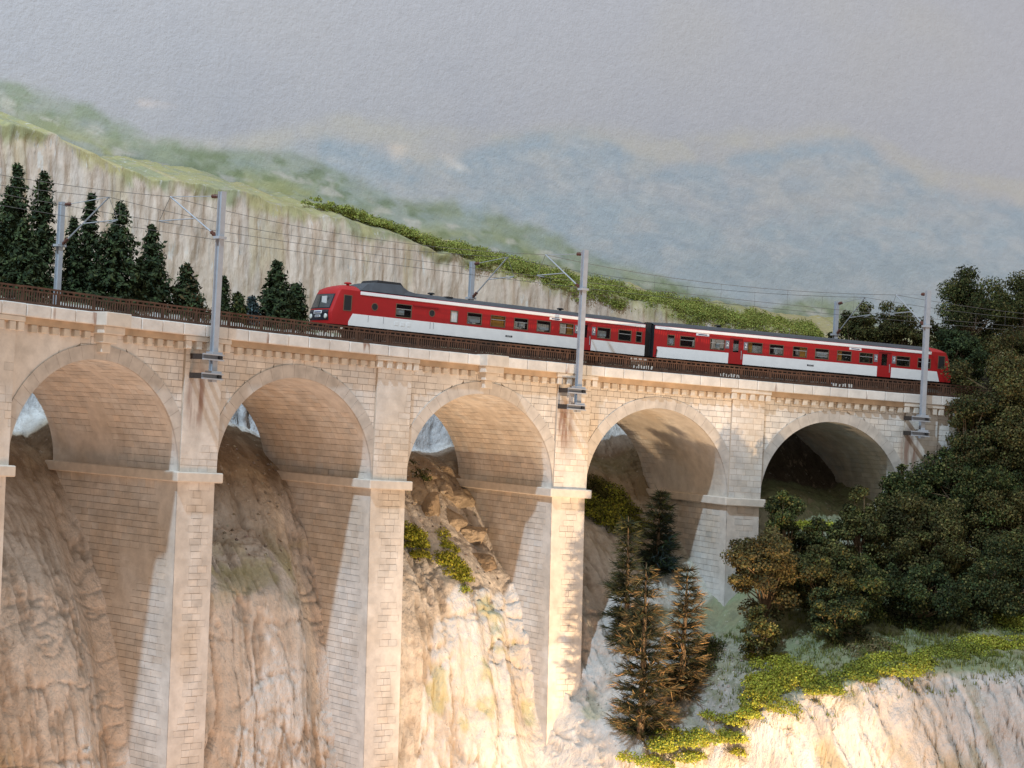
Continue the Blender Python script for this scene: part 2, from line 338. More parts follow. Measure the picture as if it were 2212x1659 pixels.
g1 = ridge([(-300, 60), (0, 165), (100, 195), (200, 235), (330, 295), (420, 318), (520, 322), (620, 332), (700, 352), (790, 398), (850, 426), (980, 446), (1080, 463), (1180, 500), (1260, 545), (1360, 580), (1450, 600), (1540, 640), (1650, 660), (1760, 640), (1840, 650), (1900, 700), (2212, 800), (2500, 900)])
c = hill(c, (0.335, 0.395, 0.30), g1, 0.7, 0.92, 6.0, 0.75, 1.6, 41, 0.28)
c = lerp(c, (0.42, 0.44, 0.19), 0.80 * sstep(0.42, 0.60, fbm(S_ * 0.22, H * 0.5, 3, 5, 43)) * sstep(1.2, 3.4, g1 - H) * sstep(1.5, 2.2, U + 0.4 * wob))
c = lerp(c, (0.175, 0.235, 0.115), 0.60 * sstep(0.50, 0.68, fbm(S_ * 0.7, H * 1.3, 8, 4, 47)) * sstep(-0.3, 0.7, g1 - H) * (1 - sstep(2.0, 4.5, g1 - H)) * sstep(1.9, 2.8, U))
c = lerp(c, (0.61, 0.60, 0.56), 0.65 * sstep(0.60, 0.72, fbm(S_ * 0.5, H * 1.2, 9, 4, 51)) * sstep(0.6, 1.6, g1 - H))
dab = fbm(S_ * 1.1 + 2.0 * fbm(S_ * 0.4, H * 0.4, 2, 3, 58), H * 2.2, 3, 5, 57, 0.6) - 0.5; inh = sstep(-1.0, 2.0, np.maximum(far2, g1) - H)
c = c * (1 + inh[..., None] * dab[..., None] * np.array((0.42, 0.34, 0.26)))
c = lerp(c, (0.60, 0.615, 0.62), 0.16 * inh * (1 - sstep(-0.5, 1.0, g1 - H)))
c = c * np.array((1.06, 0.985, 0.945))
wall = make_mesh('sky', W(U, DB + 0.05 * (fbm(S_ * 0.6, H * 0.6, 0, 3, 2) - 0.5), H).reshape(-1, 3), grid_faces(len(ub), len(hb))[:, ::-1], c.reshape(-1, 3), True)
tag(link('sky', wall, M['sky']), kind='structure')

# ---- streaked cliff in relief standing before the backdrop
cu, chh = px_curve([(-420, 150), (-200, 205), (0, 268), (120, 297), (300, 383), (450, 400), (600, 437), (720, 470), (860, 508), (960, 545), (1060, 568), (1200, 608), (1330, 640), (1500, 680), (1650, 708), (1720, 722), (1900, 745), (2250, 790)], 36.0)
uc = np.linspace(0.5, 6.6, 900); top = np.interp(uc, cu, chh) + (fbm(uc * 11, 0 * uc, 0, 4, 77) - 0.5) * 0.9
nt_ = 250; tt = np.linspace(0, 1, nt_); T = np.broadcast_to(tt, (len(uc), nt_)); Uc = np.broadcast_to(uc[:, None], T.shape)
cap = 0.14
Hc = np.where(T < cap, top[:, None] + (1 - T / cap) * 2.6, 3.5 + (top[:, None] - 3.5) * (1 - (T - cap) / (1 - cap)))
Sc = Uc * 138.3 * 0.1368
Dc = np.where(T < cap, 36.0 + (1 - T / cap) * 9.4, 36.0 - 0.10 * (top[:, None] - Hc))
face = sstep(cap, cap + 0.05, T)
buttress = fbm(Sc * 0.16, Hc * 0.03, 0, 3, 61) - 0.5
flutes = 1 - np.abs(2 * fbm(Sc * 0.55, Hc * 0.09, 2, 4, 63) - 1)
fine = fbm(Sc * 2.6, Hc * 0.55, 4, 4, 65) - 0.5
Dc = Dc - face * (1.7 * buttress + 0.38 * (flutes - 0.75) + 0.40 * fine)
stre = fbm(Sc * 1.3, Hc * 0.14, 5, 5, 67); bl = fbm(Sc * 0.3, Hc * 0.25, 6, 4, 69); st2 = fbm(Sc * 2.8, Hc * 0.22, 12, 4, 70)
cc = lerp((0.55, 0.515, 0.48), (0.64, 0.61, 0.585), sstep(0.35, 0.65, stre))
cc = lerp(cc, (0.47, 0.47, 0.475), 0.6 * sstep(0.48, 0.66, bl) * sstep(0.42, 0.6, stre))
cc = lerp(cc, (0.45, 0.385, 0.33), 0.5 * sstep(0.56, 0.70, st2))
cc = lerp(cc, (0.50, 0.42, 0.34), 0.5 * sstep(0.55, 0.70, fbm(Sc * 0.9, Hc * 0.10, 7, 4, 71)))
cc = lerp(cc, (0.44, 0.43, 0.24), 0.3 * sstep(0.62, 0.74, fbm(Sc * 0.5, Hc * 0.12, 8, 4, 73)))
gr = sstep(1.3, 0.1, (top[:, None] - Hc) + 2.4 * (fbm(Sc * 0.8, Hc * 0.5, 9, 4, 75) - 0.5))
cc = lerp(cc, lerp(lerp((0.34, 0.37, 0.19), (0.27, 0.325, 0.21), sstep(0.4, 0.6, fbm(Sc * 0.5, Dc * 0.6, 3, 4, 91))), (0.40, 0.40, 0.22), sstep(0.45, 0.62, bl)), gr * 0.92)
cc = cc * np.array((1.15, 0.98, 0.845))
cliff = make_mesh('cliff', W(Uc, Dc, Hc).reshape(-1, 3), grid_faces(len(uc), nt_), cc.reshape(-1, 3), True)
tag(link('cliff', cliff, M['cliff']), kind='structure')

# ---- rock ground below and behind the viaduct, built as profiles (d, h) across the bays
PROF = [  # back ledge raised to block lamp light leaking through the arches
 (-1.2, [(40, 9.2), (28, 10.0), (20, 9.8), (17.0, 9.4), (15.6, 2.0), (11.8, 0.4), (8.0, -4.0), (5.6, -7.5), (4.2, -10.6), (3.2, -14), (2.4, -18), (1.6, -23), (1.0, -30)]),
 (0.35, [(40, 9.2), (28, 10.0), (20, 9.8), (17.0, 9.4), (15.6, 1.8), (11.8, 0.4), (8.0, -3.6), (4.8, -6.5), (3.2, -9.8), (2.2, -14), (1.6, -18), (1.0, -23), (0.4, -30)]),
 (0.90, [(40, 9.2), (28, 10.0), (20, 9.8), (17.0, 9.4), (15.6, 2.0), (11.6, -0.2), (7.7, -4.2), (5.5, -7.5), (4.1, -10.6), (3.2, -13.6), (2.2, -17.5), (1.6, -23), (1.0, -30)]),
 (1.12, [(40, 9.2), (28, 10.0), (20, 9.8), (17.0, 9.4), (15.8, 4.2), (11.8, 2.4), (9.2, 0.8), (7.0, -3.0), (4.2, -4.6), (1.6, -6.6), (1.0, -14), (0.6, -23), (0.2, -30)]),
 (1.60, [(40, 9.2), (28, 10.0), (20, 9.8), (17.0, 9.4), (15.8, 4.0), (11.8, 2.0), (9.0, 0.2), (6.6, -3.4), (3.8, -5.0), (2.0, -7.2), (1.2, -14), (0.8, -22), (0.3, -30)]),
 (1.90, [(40, 9.2), (28, 10.0), (20, 9.8), (17.0, 9.4), (15.8, 3.0), (11.8, 1.2), (8.75, -0.8), (5.8, -3.9), (4.1, -7.5), (3.3, -10.5), (1.5, -17.5), (0.9, -24), (0.3, -30)]),
 (2.12, [(40, 9.0), (28, 9.8), (20, 9.6), (17.0, 9.3), (16.0, 1.6), (12.6, 1.0), (10.0, 0.4), (8.0, -1.6), (6.0, -3.6), (3.4, -5.6), (1.6, -9), (0.4, -20), (-0.6, -30)]),
 (2.55, [(40, 9.0), (28, 9.8), (20, 9.6), (17.0, 9.3), (16.0, 1.6), (12.6, 1.0), (10.6, 0.2), (8.0, -2.2), (5.2, -4.4), (2.6, -7.0), (1.0, -11), (-0.6, -20), (-1.6, -30)]),
 (2.90, [(40, 9.0), (28, 9.8), (20, 9.6), (17.0, 9.2), (16.0, 1.6), (12.8, 0.8), (11.0, -0.5), (6.6, -4.6), (3.8, -6.9), (2.0, -9.8), (0.2, -14.7), (-2.4, -19), (-3.5, -30)]),
 (3.10, [(40, 9.0), (28, 9.6), (20, 9.4), (17.0, 8.8), (14.8, 2.4), (12.2, 1.2), (9.6, -0.6), (6.4, -3.6), (3.2, -6.8), (0.6, -11.2), (-2.4, -14.2), (-8.0, -15.8), (-12, -30)]),
 (3.40, [(40, 9.0), (28, 9.4), (20, 9.2), (17.2, 8.2), (14.2, 2.6), (12.0, 1.2), (9.0, -1.0), (5.0, -4.2), (1.6, -7.4), (-2.0, -10.4), (-6.0, -13.4), (-9.4, -15.0), (-13.6, -30)]),
 (3.60, [(40, 9.0), (28, 9.4), (20, 9.2), (17.2, 8.2), (14.2, 2.4), (12.0, 1.0), (9.0, -1.4), (5.0, -5.0), (1.6, -8.0), (-3.0, -9.8), (-8.0, -11.4), (-12.8, -12.2), (-17.4, -29)]),
 (3.82, [(40, 9.0), (28, 9.4), (20, 9.2), (17.2, 8.2), (14.2, 2.2), (12.0, 0.6), (9.0, -2.0), (5.0, -5.6), (1.0, -8.6), (-4.0, -9.4), (-9.4, -10.0), (-15.0, -11.0), (-19.8, -28)]),
 (4.12, [(40, 9.6), (28, 9.2), (20, 8.6), (17.2, 7.6), (14.2, 5.4), (12.0, 3.0), (9.0, 0.8), (5.0, -1.4), (0.6, -4.4), (-5.0, -7.4), (-10.0, -8.5), (-16.6, -9.8), (-21.4, -27)]),
 (4.40, [(40, 10.), (28, 9.8), (20, 9.2), (17.2, 8.6), (14.2, 7.6), (12.0, 4.6), (9.0, 1.0), (5.0, 0.2), (0.6, -2.6), (-5.0, -6.6), (-10.0, -8.2), (-17.4, -9.5), (-22.2, -26)]),
 (4.85, [(40, 11.), (28, 10.4), (20, 9.8), (17.2, 9.2), (14.2, 8.2), (12.0, 5.0), (9.0, 0.6), (5.0, -0.6), (0.6, -2.0), (-5.0, -5.6), (-11.0, -8.0), (-19.0, -9.1), (-23.8, -25)]),
 (5.30, [(40, 12.), (28, 11.4), (20, 10.6), (17.2, 9.8), (14.2, 8.6), (12.0, 7.6), (9.0, 7.0), (5.0, 5.8), (0.6, 3.4), (-4.0, -2.5), (-11.0, -7.6), (-20.0, -8.8), (-25, -24)]),
 (7.60, [(40, 12.), (28, 12.), (20, 11.4), (17.2, 10.8), (14.2, 10.), (12.0, 9.4), (9.0, 8.6), (5.0, 7.0), (0.6, 5.0), (-4.0, 0.0), (-11.0, -6.6), (-21.0, -8.4), (-26, -24)]),
]
PU = np.array([p[0] for p in PROF]); PD = np.array([[q[0] for q in p[1]] for p in PROF]); PH = np.array([[q[1] for q in p[1]] for p in PROF])
def prof_at(u):
    return (np.array([np.interp(u, PU, PD[:, k]) for k in range(PD.shape[1])]), np.array([np.interp(u, PU, PH[:, k]) for k in range(PH.shape[1])]))
def ground_h(u, d):
    a, b = prof_at(u); return float(np.interp(d, a[::-1], b[::-1]))
def hit(x, y, dmin=-24, dmax=36):
    """where the sight line of a picture point meets the rock ground"""
    r = ray(x, y)
    for t in np.arange(60, 230, 0.2):
        u, d, h = local(EYE + t * r)
        if d < dmin: continue
        if h < ground_h(float(u), float(d)) or d > dmax: return float(u), float(d), float(h)
    return None
us = np.linspace(-0.75, 6.6, 860)
a, b = zip(*[prof_at(u) for u in us]); a = np.array(a); b = np.array(b)
ntt = 420
# even spacing along the profile, denser towards the front
k_idx = np.linspace(0, 1, ntt) ** 0.9 * (PD.shape[1] - 1)
i0 = np.clip(k_idx.astype(int), 0, PD.shape[1] - 2); fr = k_idx - i0
D = a[:, i0] * (1 - fr) + a[:, i0 + 1] * fr; H = b[:, i0] * (1 - fr) + b[:, i0 + 1] * fr
def smooth_t(A, n):
    for _ in range(n): A[:, 1:-1] = 0.25 * A[:, :-2] + 0.5 * A[:, 1:-1] + 0.25 * A[:, 2:]
    return A
D = smooth_t(D, 30); H = smooth_t(H, 30)
Uu = np.broadcast_to(us[:, None], D.shape); Sg = Uu * 14.0
dD, dH = np.gradient(D, axis=1), np.gradient(H, axis=1); ln = np.hypot(dD, dH) + 1e-9
nd, nh = dH / ln, -dD / ln                       # outward: towards the viewer and up
steep = np.abs(dH) / ln
flat = 1 - sstep(0.35, 0.75, steep)
big = fbm(Sg * 0.16, H * 0.07, D * 0.05, 4, 101) - 0.5
fore = sstep(3.2, 3.5, Uu) * sstep(-6.0, -9.0, D) * sstep(0.4, 0.7, steep)
warp = fbm(Sg * 0.25, H * 0.14, D * 0.1, 3, 103); Sw = Sg + 1.6 * warp + fore * H * 0.35
rib = 1 - np.abs(2 * fbm(Sw * 0.34, H * 0.035, D * 0.03, 4, 104) - 1)
crk = 1 - np.abs(2 * fbm(Sw * 0.75, H * 0.10, D * 0.10, 5, 132, 0.55) - 1); split = np.clip(crk - 0.90, 0, 1) / 0.10
brk = 1 - np.abs(2 * fbm(Sg * 0.28, H * 0.55, D * 0.4, 4, 141) - 1); ledge = np.clip(brk - 0.93, 0, 1) / 0.07
crag = np.abs(2 * fbm(Sg * 0.7, H * 0.45, D * 0.5, 5, 107) - 1)
fin = fbm(Sg * 2.0, H * 1.1, D * 1.1, 5, 109) - 0.5
flu = 1 - np.abs(2 * fbm(Sw * 1.15, H * 0.055, D * 0.06, 3, 135, 0.6) - 1)
rough = 0.60 + 0.8 * sstep(0.42, 0.62, fbm(Sg * 0.12, H * 0.10, D * 0.1, 3, 143))
rough = rough * (1 - fore) + 0.95 * fore
rough = rough * (1 - 0.6 * (1 - sstep(0.95, 1.1, Uu)) * sstep(0.15, 0.3, Uu + (H + 12) * 0.030))
pier_d = np.abs(Uu - np.round(Uu)) * 14.0; inb = (Uu % 1.0) * 14.0          # 0..14 across a bay
groove = np.exp(-((inb - 11.6) / 1.0) ** 2) * (Uu < 3.0) * (Uu > -0.2) * steep * sstep(-1.5, -4.0, H)
ridge1 = np.exp(-((inb - 7.6) / 3.0) ** 2) * (Uu > -0.1) * (Uu < 1.0) * sstep(0.0, -4.0, H)
disp = 1.3 * big * (1 - 0.6 * flat) + steep * rough * (0.9 * (rib - 0.8) - 0.45 * split - 0.25 * ledge + 0.35 * (0.3 - crag) + 0.30 * (0.72 - flu)) + 0.34 * fin * rough * (1 - 0.4 * flat) + 0.30 * (1 - crag) * flat - 0.7 * groove + 1.0 * ridge1
disp *= np.where(D > 14.5, 0.8, 1.0)
Dg = D - disp * np.abs(nd); Hg = H + disp * np.clip(nh, 0, 1)
# colour
v1 = fbm(Sw * 0.6, H * 0.12, D * 0.12, 5, 111); v2 = fbm(Sg * 0.22, H * 0.16, D * 0.2, 4, 113); v3 = fbm(Sg * 1.5, H * 0.8, D * 0.8, 5, 115); v4 = fbm(Sw * 1.9, H * 0.22, D * 0.3, 4, 118)
g = lerp((0.60, 0.555, 0.50), (0.67, 0.635, 0.59), sstep(0.32, 0.60, v1))
g = lerp(g, (0.71, 0.675, 0.63), 0.75 * sstep(0.60, 0.70, v3))
g = lerp(g, (0.51, 0.435, 0.355), 0.4 * sstep(0.50, 0.66, v2))
g = lerp(g, (0.46, 0.38, 0.30), 0.45 * sstep(0.58, 0.70, v4) * steep)
g = lerp(g, (0.25, 0.18, 0.12), 0.55 * np.clip(split + 0.6 * ledge, 0, 1) * (1 - 0.5 * flat))
g = lerp(g, (0.42, 0.34, 0.26), 0.4 * groove)
# brown earthy shelf under the arches
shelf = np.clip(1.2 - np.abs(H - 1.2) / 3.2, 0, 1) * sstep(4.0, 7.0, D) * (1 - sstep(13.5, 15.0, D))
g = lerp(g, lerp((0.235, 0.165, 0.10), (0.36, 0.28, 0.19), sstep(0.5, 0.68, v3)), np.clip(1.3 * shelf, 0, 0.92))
moss = sstep(0.50, 0.64, fbm(Sg * 0.5, H * 0.5, D * 0.4, 5, 117)) * np.clip(1 - np.abs(H + 5.6) / 2.4, 0, 1) * sstep(1.05, 1.25, Uu) * (1 - sstep(2.0, 2.2, Uu))
g = lerp(g, (0.40, 0.39, 0.17), 0.6 * moss)
g = lerp(g, (0.40, 0.38, 0.15), 0.55 * sstep(0.60, 0.70, fbm(Sg * 0.6, H * 0.5, D * 0.4, 5, 121)) * sstep(2.0, 2.2, Uu) * (1 - sstep(3.0, 3.2, Uu)) * sstep(-5.0, -8.0, H))
m1 = (1 - sstep(0.10, 0.40, Uu + (H + 12) * 0.030 + 0.30 * (v2 - 0.5))) * sstep(-6.5, -8.0, H)
g = lerp(g, lerp((0.25, 0.18, 0.11), (0.40, 0.33, 0.15), sstep(0.42, 0.60, v3)), 0.9 * m1)
# turf and scree on the terrace
tf = sstep(3.25, 3.45, Uu) * (1 - sstep(13.0, 15.0, D)) * (1 - sstep(0.45, 0.72, steep))
turf = lerp((0.36, 0.335, 0.295), (0.215, 0.25, 0.125), sstep(3.5, 3.85, Uu + 0.5 * (v2 - 0.5)))
turf = lerp(turf, (0.24, 0.23, 0.12), 0.7 * sstep(0.52, 0.66, fbm(Sg * 0.6, D * 0.6, 2, 5, 151)))
turf = lerp(turf, (0.16, 0.17, 0.09), 0.75 * sstep(0.60, 0.68, fbm(Sg * 2.2, D * 2.2, 2, 4, 153)))
g = lerp(g, turf, 0.92 * tf)
g = lerp(g, lerp((0.46, 0.41, 0.37), (0.58, 0.54, 0.505), sstep(0.4, 0.6, v1)), 0.85 * fore)
g = lerp(g, (0.33, 0.27, 0.15), 0.7 * fore * sstep(0.54, 0.66, fbm(Sw * 0.35, H * 0.10, 9, 4, 119)))
back = sstep(15.0, 16.0, D) * steep
g = lerp(g, (0.56, 0.55, 0.55), 0.85 * back)
g = lerp(g, (0.20, 0.24, 0.09), 0.8 * sstep(17.0, 18.0, D) * (1 - steep))
g = lerp(g, (0.06, 0.048, 0.034), 0.90 * sstep(4.12, 4.3, Uu) * sstep(8.0, 9.5, D))  # hillside behind the last arch near black: its shadow painted into the colour
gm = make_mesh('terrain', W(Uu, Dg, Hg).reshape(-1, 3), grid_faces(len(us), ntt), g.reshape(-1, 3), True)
tag(link('terrain', gm, M['rock']), kind='structure')

# ================================================================== VIADUCT
base = W(2.5, DV / 2, -20)
via = thing('viaduct', tuple(base), 'curved stone railway viaduct with tall piers and round arches', 'viaduct')
BAT = {-1: 0.02, 0: 0.02, 1: 0.022, 2: 0.042, 3: 0.048, 4: 0.045, 5: 0.04}
BASEH = {-1: -26, 0: -26, 1: -26, 2: -26, 3: -22, 4: -16, 5: -10}
bricks = []          # (8 corners world, colour, outline area seen)
def stone_col(u, d, h, n=1):
    p = W(u, d, h); x, y, z = p[..., 0], p[..., 1], p[..., 2]
    a = fbm(x * 0.22, y * 0.22, z * 0.22, 4, 201); b_ = fbm(x * 0.6, y * 0.6, z * 0.25, 4, 203); c_ = fbm(x * 0.35, y * 0.35, z * 0.1, 4, 207)
    c = lerp((0.58, 0.53, 0.465), (0.645, 0.61, 0.56), sstep(0.35, 0.6, a))
    c = lerp(c, (0.71, 0.68, 0.63), 0.8 * sstep(0.54, 0.68, b_))
    c = lerp(c, (0.55, 0.45, 0.33), 0.4 * sstep(0.55, 0.70, c_))
    return c
def add_brick(f, c4, proud, joint, gap=0.012, tone=None):
    """f(a,b,c)->world; c4: (a,b) corners ccw; proud outwards"""
    c4 = np.array(c4, float); ctr = c4.mean(0)
    if joint:
        lo, hi = c4.min(0), c4.max(0); sz = np.maximum(hi - lo, 1e-3)
        c4 = ctr + (c4 - ctr) * np.clip(1 - 2 * gap / sz, 0.2, 1); proud = proud + random.uniform(-0.008, 0.008)
    pts = np.concatenate([f(c4[:, 0], c4[:, 1], -0.04), f(c4[:, 0], c4[:, 1], proud)])
    bricks.append([pts, ctr, f, joint])
def rows(f, a_lo, a_hi, b_lo, b_hi, rh=0.38, ln=(0.52, 0.82), proud=0.02, zone=None, clip=None, seed=0):
    rs = random.Random(seed); b = b_lo; j = 0
    while b < b_hi - 0.05:
        b1 = min(b + rh * rs.uniform(0.92, 1.08), b_hi)
        if b_hi - b1 < 0.18: b1 = b_hi
        a = a_lo - (0.35 if j % 2 else 0) - rs.uniform(0, 0.12)
        while a < a_hi - 0.02:
            a1 = a + rs.uniform(*ln); x0, x1 = max(a, a_lo), min(a1, a_hi)
            if a_hi - x1 < 0.16: x1 = a_hi; a1 = a_hi
            if x1 - x0 > 0.03:
                quads = [[(x0, b), (x1, b), (x1, b1), (x0, b1)]]
                if clip: quads = clip(x0, x1, b, b1)
                for q in quads:
                    if q is None: continue
                    m = np.mean(q, 0); jt = True if zone is None else zone(m[0], m[1], j)
                    add_brick(f, q, proud, jt)
            a = a1
        b = b1; j += 1
def pnoise(seed, s=0.22): return lambda a, b: float(fbm(a * s + seed * 7.3, b * s, seed, 3, 300 + seed))
def arch_clip(R):
    def cl(x0, x1, b0, b1):
        out = []
        for s in (-1, 1):
            lo, hi = (max(x0, 0), x1) if s > 0 else (max(-x1, 0), -x0)
            if hi - lo < 0.03: continue
            xc0 = math.sqrt(max(R * R - b0 * b0, 0)); xc1 = math.sqrt(max(R * R - b1 * b1, 0))
            p0, p1 = max(lo, xc0), max(lo, xc1)
            if p1 >= hi - 0.02: continue
            if p0 >= hi: bl = (hi, math.sqrt(max(R * R - hi * hi, 0))); q = [bl, (hi, b1), (p1, b1), (p1, max(b0, math.sqrt(max(R * R - p1 * p1, 0))))]
            else: q = [(p0, b0), (hi, b0), (hi, b1), (p1, b1)]
            q = [(s * x, y) for x, y in q]
            if s < 0: q = q[::-1]
            out.append(q)
        return out
    return cl
PIL = 0.16
corez = MB()
for i in range(-1, 6):
    # --- pier shaft
    if i >= 0:
        bt, hb_ = BAT[i], BASEH[i]; e = 0.05
        ua, ub_ = i - HW + e / BAY, i + HW - e / BAY
        m = MB(); hs = [-0.5, -8, -16, hb_] if hb_ < -17 else [-0.5, hb_]
        for h1, h0 in zip(hs[:-1], hs[1:]):
            m.hexa(W([ua, ub_, ub_, ua] * 2, [bt * h0 + e, bt * h0 + e, DV - e, DV - e, bt * h1 + e, bt * h1 + e, DV - e, DV - e], [h0] * 4 + [h1] * 4))
        pier = m.build('pier', M['mortar'], via)
        # upper pilaster
        MB().ubox(i - HW, i + HW, -PIL + 0.02, 0.3, 0, 7.2).build('pilaster', M['pilaster'], via)
        # impost
        im = MB().ubox(i - HW - 0.32 / BAY, i + HW + 0.32 / BAY, -0.38, DV + 0.3, -0.56, 0.0).build('impost', M['impost'], pier); bevel(im, 0.07, 3)
        # front bricks of the shaft, toothed in the middle between smooth margins
        f = (lambda i, bt: lambda a, b, c: W(i + np.asarray(a) / BAY, bt * np.asarray(b) - c, b))(i, bt)
        pn = pnoise(i + 20, 0.35)
        def zone(a, b, j, pn=pn, i=i):
            c0 = 0.12 if i < 3 else 0.1
            return abs(a - c0) < (0.62 if j % 2 else 0.42) + 0.25 * (pn(a, b) - 0.5) and pn(0, b) > 0.22
        rows(f, -1.3, 1.3, max(-21, hb_), -0.56, proud=-0.0, zone=zone, seed=i * 5 + 1)
        pn2 = pnoise(i + 40, 0.25)
        f = (lambda i: lambda a, b, c: W(i + np.asarray(a) / BAY, -PIL - c, b))(i)
        rows(f, -1.3, 1.3, 0.0, 7.1, proud=0.0, zone=lambda a, b, j, pn2=pn2: pn2(a, b) > 0.40, seed=i * 5 + 2)
        # left face of the shaft (towards the arch)
        if i >= 1:
            f = (lambda i: lambda a, b, c: W(i - HW - np.asarray(c) / BAY, a, b))(i)
            pn3 = pnoise(i + 60, 0.18)
            hb2 = max(-19, hb_)
            rows(lambda a, b, c, f=f, bt=bt: f(bt * np.asarray(b) * (1 - np.asarray(a) / DV) + a, b, c), 0.0, DV, hb2, -0.56, ln=(0.6, 1.0), proud=0.0,
                 zone=lambda a, b, j, pn3=pn3: a > 0.75 + 0.3 * (j % 2) and pn3(a, b) > 0.30, seed=i * 5 + 3)
    # --- bay body
    half = BAY / 2 - 1.3
    um = i + 0.5
    if i >= 0 and i < 5:
        th = np.linspace(math.pi, 0, 49); xs = RA * 1.012 * np.cos(th); ys = RA * 1.012 * np.sin(th)
        n = len(xs); v = []
        for d in (0.05, DV - 0.05):
            v += [W(um + xs / BAY, d, ys), W(um + xs / BAY, d, np.full(n, 7.5))]
        v = np.concatenate(v); k = np.arange(n - 1)
        q = [np.stack([k, k + 1, n + k + 1, n + k], 1), np.stack([2 * n + k, 3 * n + k, 3 * n + k + 1, 2 * n + k + 1], 1),
             np.stack([k, 2 * n + k, 2 * n + k + 1, k + 1], 1), np.stack([n + k, n + k + 1, 3 * n + k + 1, 3 * n + k], 1)]
        m = MB().add(v, np.concatenate(q)); m.build('arch_barrel', M['mortar'], via)
        # vault bricks
        f = (lambda um: lambda a, b, c: W(um + (RA - np.asarray(c)) * np.cos(np.asarray(b) / RA) / BAY, a, (RA - np.asarray(c)) * np.sin(np.asarray(b) / RA)))(um)
        pn4 = pnoise(i + 80, 0.16)
        rows(f, 0.1, DV - 0.05, 0.0, math.pi * RA, ln=(0.55, 0.95), proud=0.0,
             zone=lambda a, b, j, pn4=pn4, i=i: pn4(a, b) > (0.42 if i in (0, 3) else 0.30) and a > 0.5, seed=i * 5 + 4)
        # arch ring of voussoirs
        ring = MB()
        tr = np.linspace(0, math.pi, 41)
        v = np.concatenate([W(um + r * np.cos(tr) / BAY, d, r * np.sin(tr)) for r, d in ((RA + 0.02, -0.025), (6.43, -0.025), (6.43, 0.08), (RA + 0.02, 0.08))])
        nn = 41; k = np.arange(40); q = np.concatenate([np.stack([x * nn + k, y * nn + k, y * nn + k + 1, x * nn + k + 1], 1) for x, y in ((0, 1), (1, 2), (3, 0))])
        ring.add(v, q); rg = ring.build('arch_ring', M['ring'], via)
        nv = 23
        for k in range(nv):
            t0, t1 = math.pi * k / nv + 0.0012, math.pi * (k + 1) / nv - 0.0012; ts = np.linspace(t0, t1, 3); dj = -0.05 + random.uniform(-0.006, 0.006)
            v = np.concatenate([W(um + r * np.cos(ts) / BAY, d, r * np.sin(ts)) for r, d in ((RA, dj), (6.45, dj), (6.45, 0.09), (RA, 0.09))])
            q = []
            for x, y in ((0, 1), (1, 2), (2, 3), (3, 0)): q += [[x * 3, y * 3, y * 3 + 1, x * 3 + 1], [x * 3 + 1, y * 3 + 1, y * 3 + 2, x * 3 + 2]]
            q += [[0, 9, 6, 3], [2, 5, 8, 11]]
            MB().add(v, np.array(q)).build('voussoir', M['ring'], rg)
    else:
        MB().ubox(i + HW, i + 1 - HW, 0.05, DV - 0.05, -2.0 if i >= 5 else 0.0, 7.5).build('abutment_wall', M['mortar'], via)
    # --- spandrel bricks
    f = (lambda um: lambda a, b, c: W(um + np.asarray(a) / BAY, -np.asarray(c), b))(um)
    pn5 = pnoise(i + 100, 0.2)
    lo = -half; hi = half
    if i == -1: lo = 0.0
    if i == 5: hi = 1.0
    rows(f, lo, hi, 0.0, 7.1, proud=0.0, zone=lambda a, b, j, pn5=pn5: pn5(a, b) > 0.38, clip=arch_clip(6.36) if 0 <= i < 5 else None, seed=i * 5 + 7)
# colours and sizes of all bricks, then the 300 largest in view as their own parts
P8 = np.array([b[0] for b in bricks]); ctr = P8[:, 4:].mean(1)
uu, dd, hh = local(ctr)
bc = stone_col(uu, dd, hh); vcol = stone_col(*local(P8.reshape(-1, 3))).reshape(len(bricks), 8, 3)
tone = RNG.normal(1.0, 0.042, (len(bricks), 1)) ; hue = RNG.normal(0, 0.016, (len(bricks), 1)); jn = np.array([b[3] for b in bricks])[:, None]
tone = np.where(jn, tone, 1.0); hue = np.where(jn, hue, 0.0)
fac = np.concatenate([tone * (1 + hue), tone, tone * (1 - hue)], 1)[:, None, :]
vcol = np.clip(vcol * fac, 0.02, 0.8)
nrm = np.cross(P8[:, 5] - P8[:, 4], P8[:, 7] - P8[:, 4]); view = ctr - EYE; dist = np.linalg.norm(view, axis=1)
area = -np.einsum('ij,ij->i', nrm, view) / dist ** 3
vv = (ctr - EYE); zf = vv @ np.array(f0); X = FPX * (vv @ np.array(cx)) / zf; Y = FPX * (vv @ np.array(cy)) / zf
inside = (np.abs(X) < 1090) & (np.abs(Y) < 815); frontish = (dd < 0.3) & jn[:, 0]
score = np.where(inside & frontish, np.abs(area), 0)
big300 = np.argsort(-score)[:298]; mask = np.zeros(len(bricks), bool); mask[big300] = True
BF = BOXF[1:]      # no back face
if np.median(area) < 0: pass
for k in big300:
    MB().add(P8[k], BF, col=vcol[k]).build('brick', M['stone'], via)
rest = np.where(~mask)[0]
V = P8[rest].reshape(-1, 3); Q = (np.arange(len(rest))[:, None, None] * 8 + BF[None]).reshape(-1, 4)
tag(link('masonry', make_mesh('masonry', V, Q, vcol[rest].reshape(-1, 3)), M['stone'], via), kind='stuff')
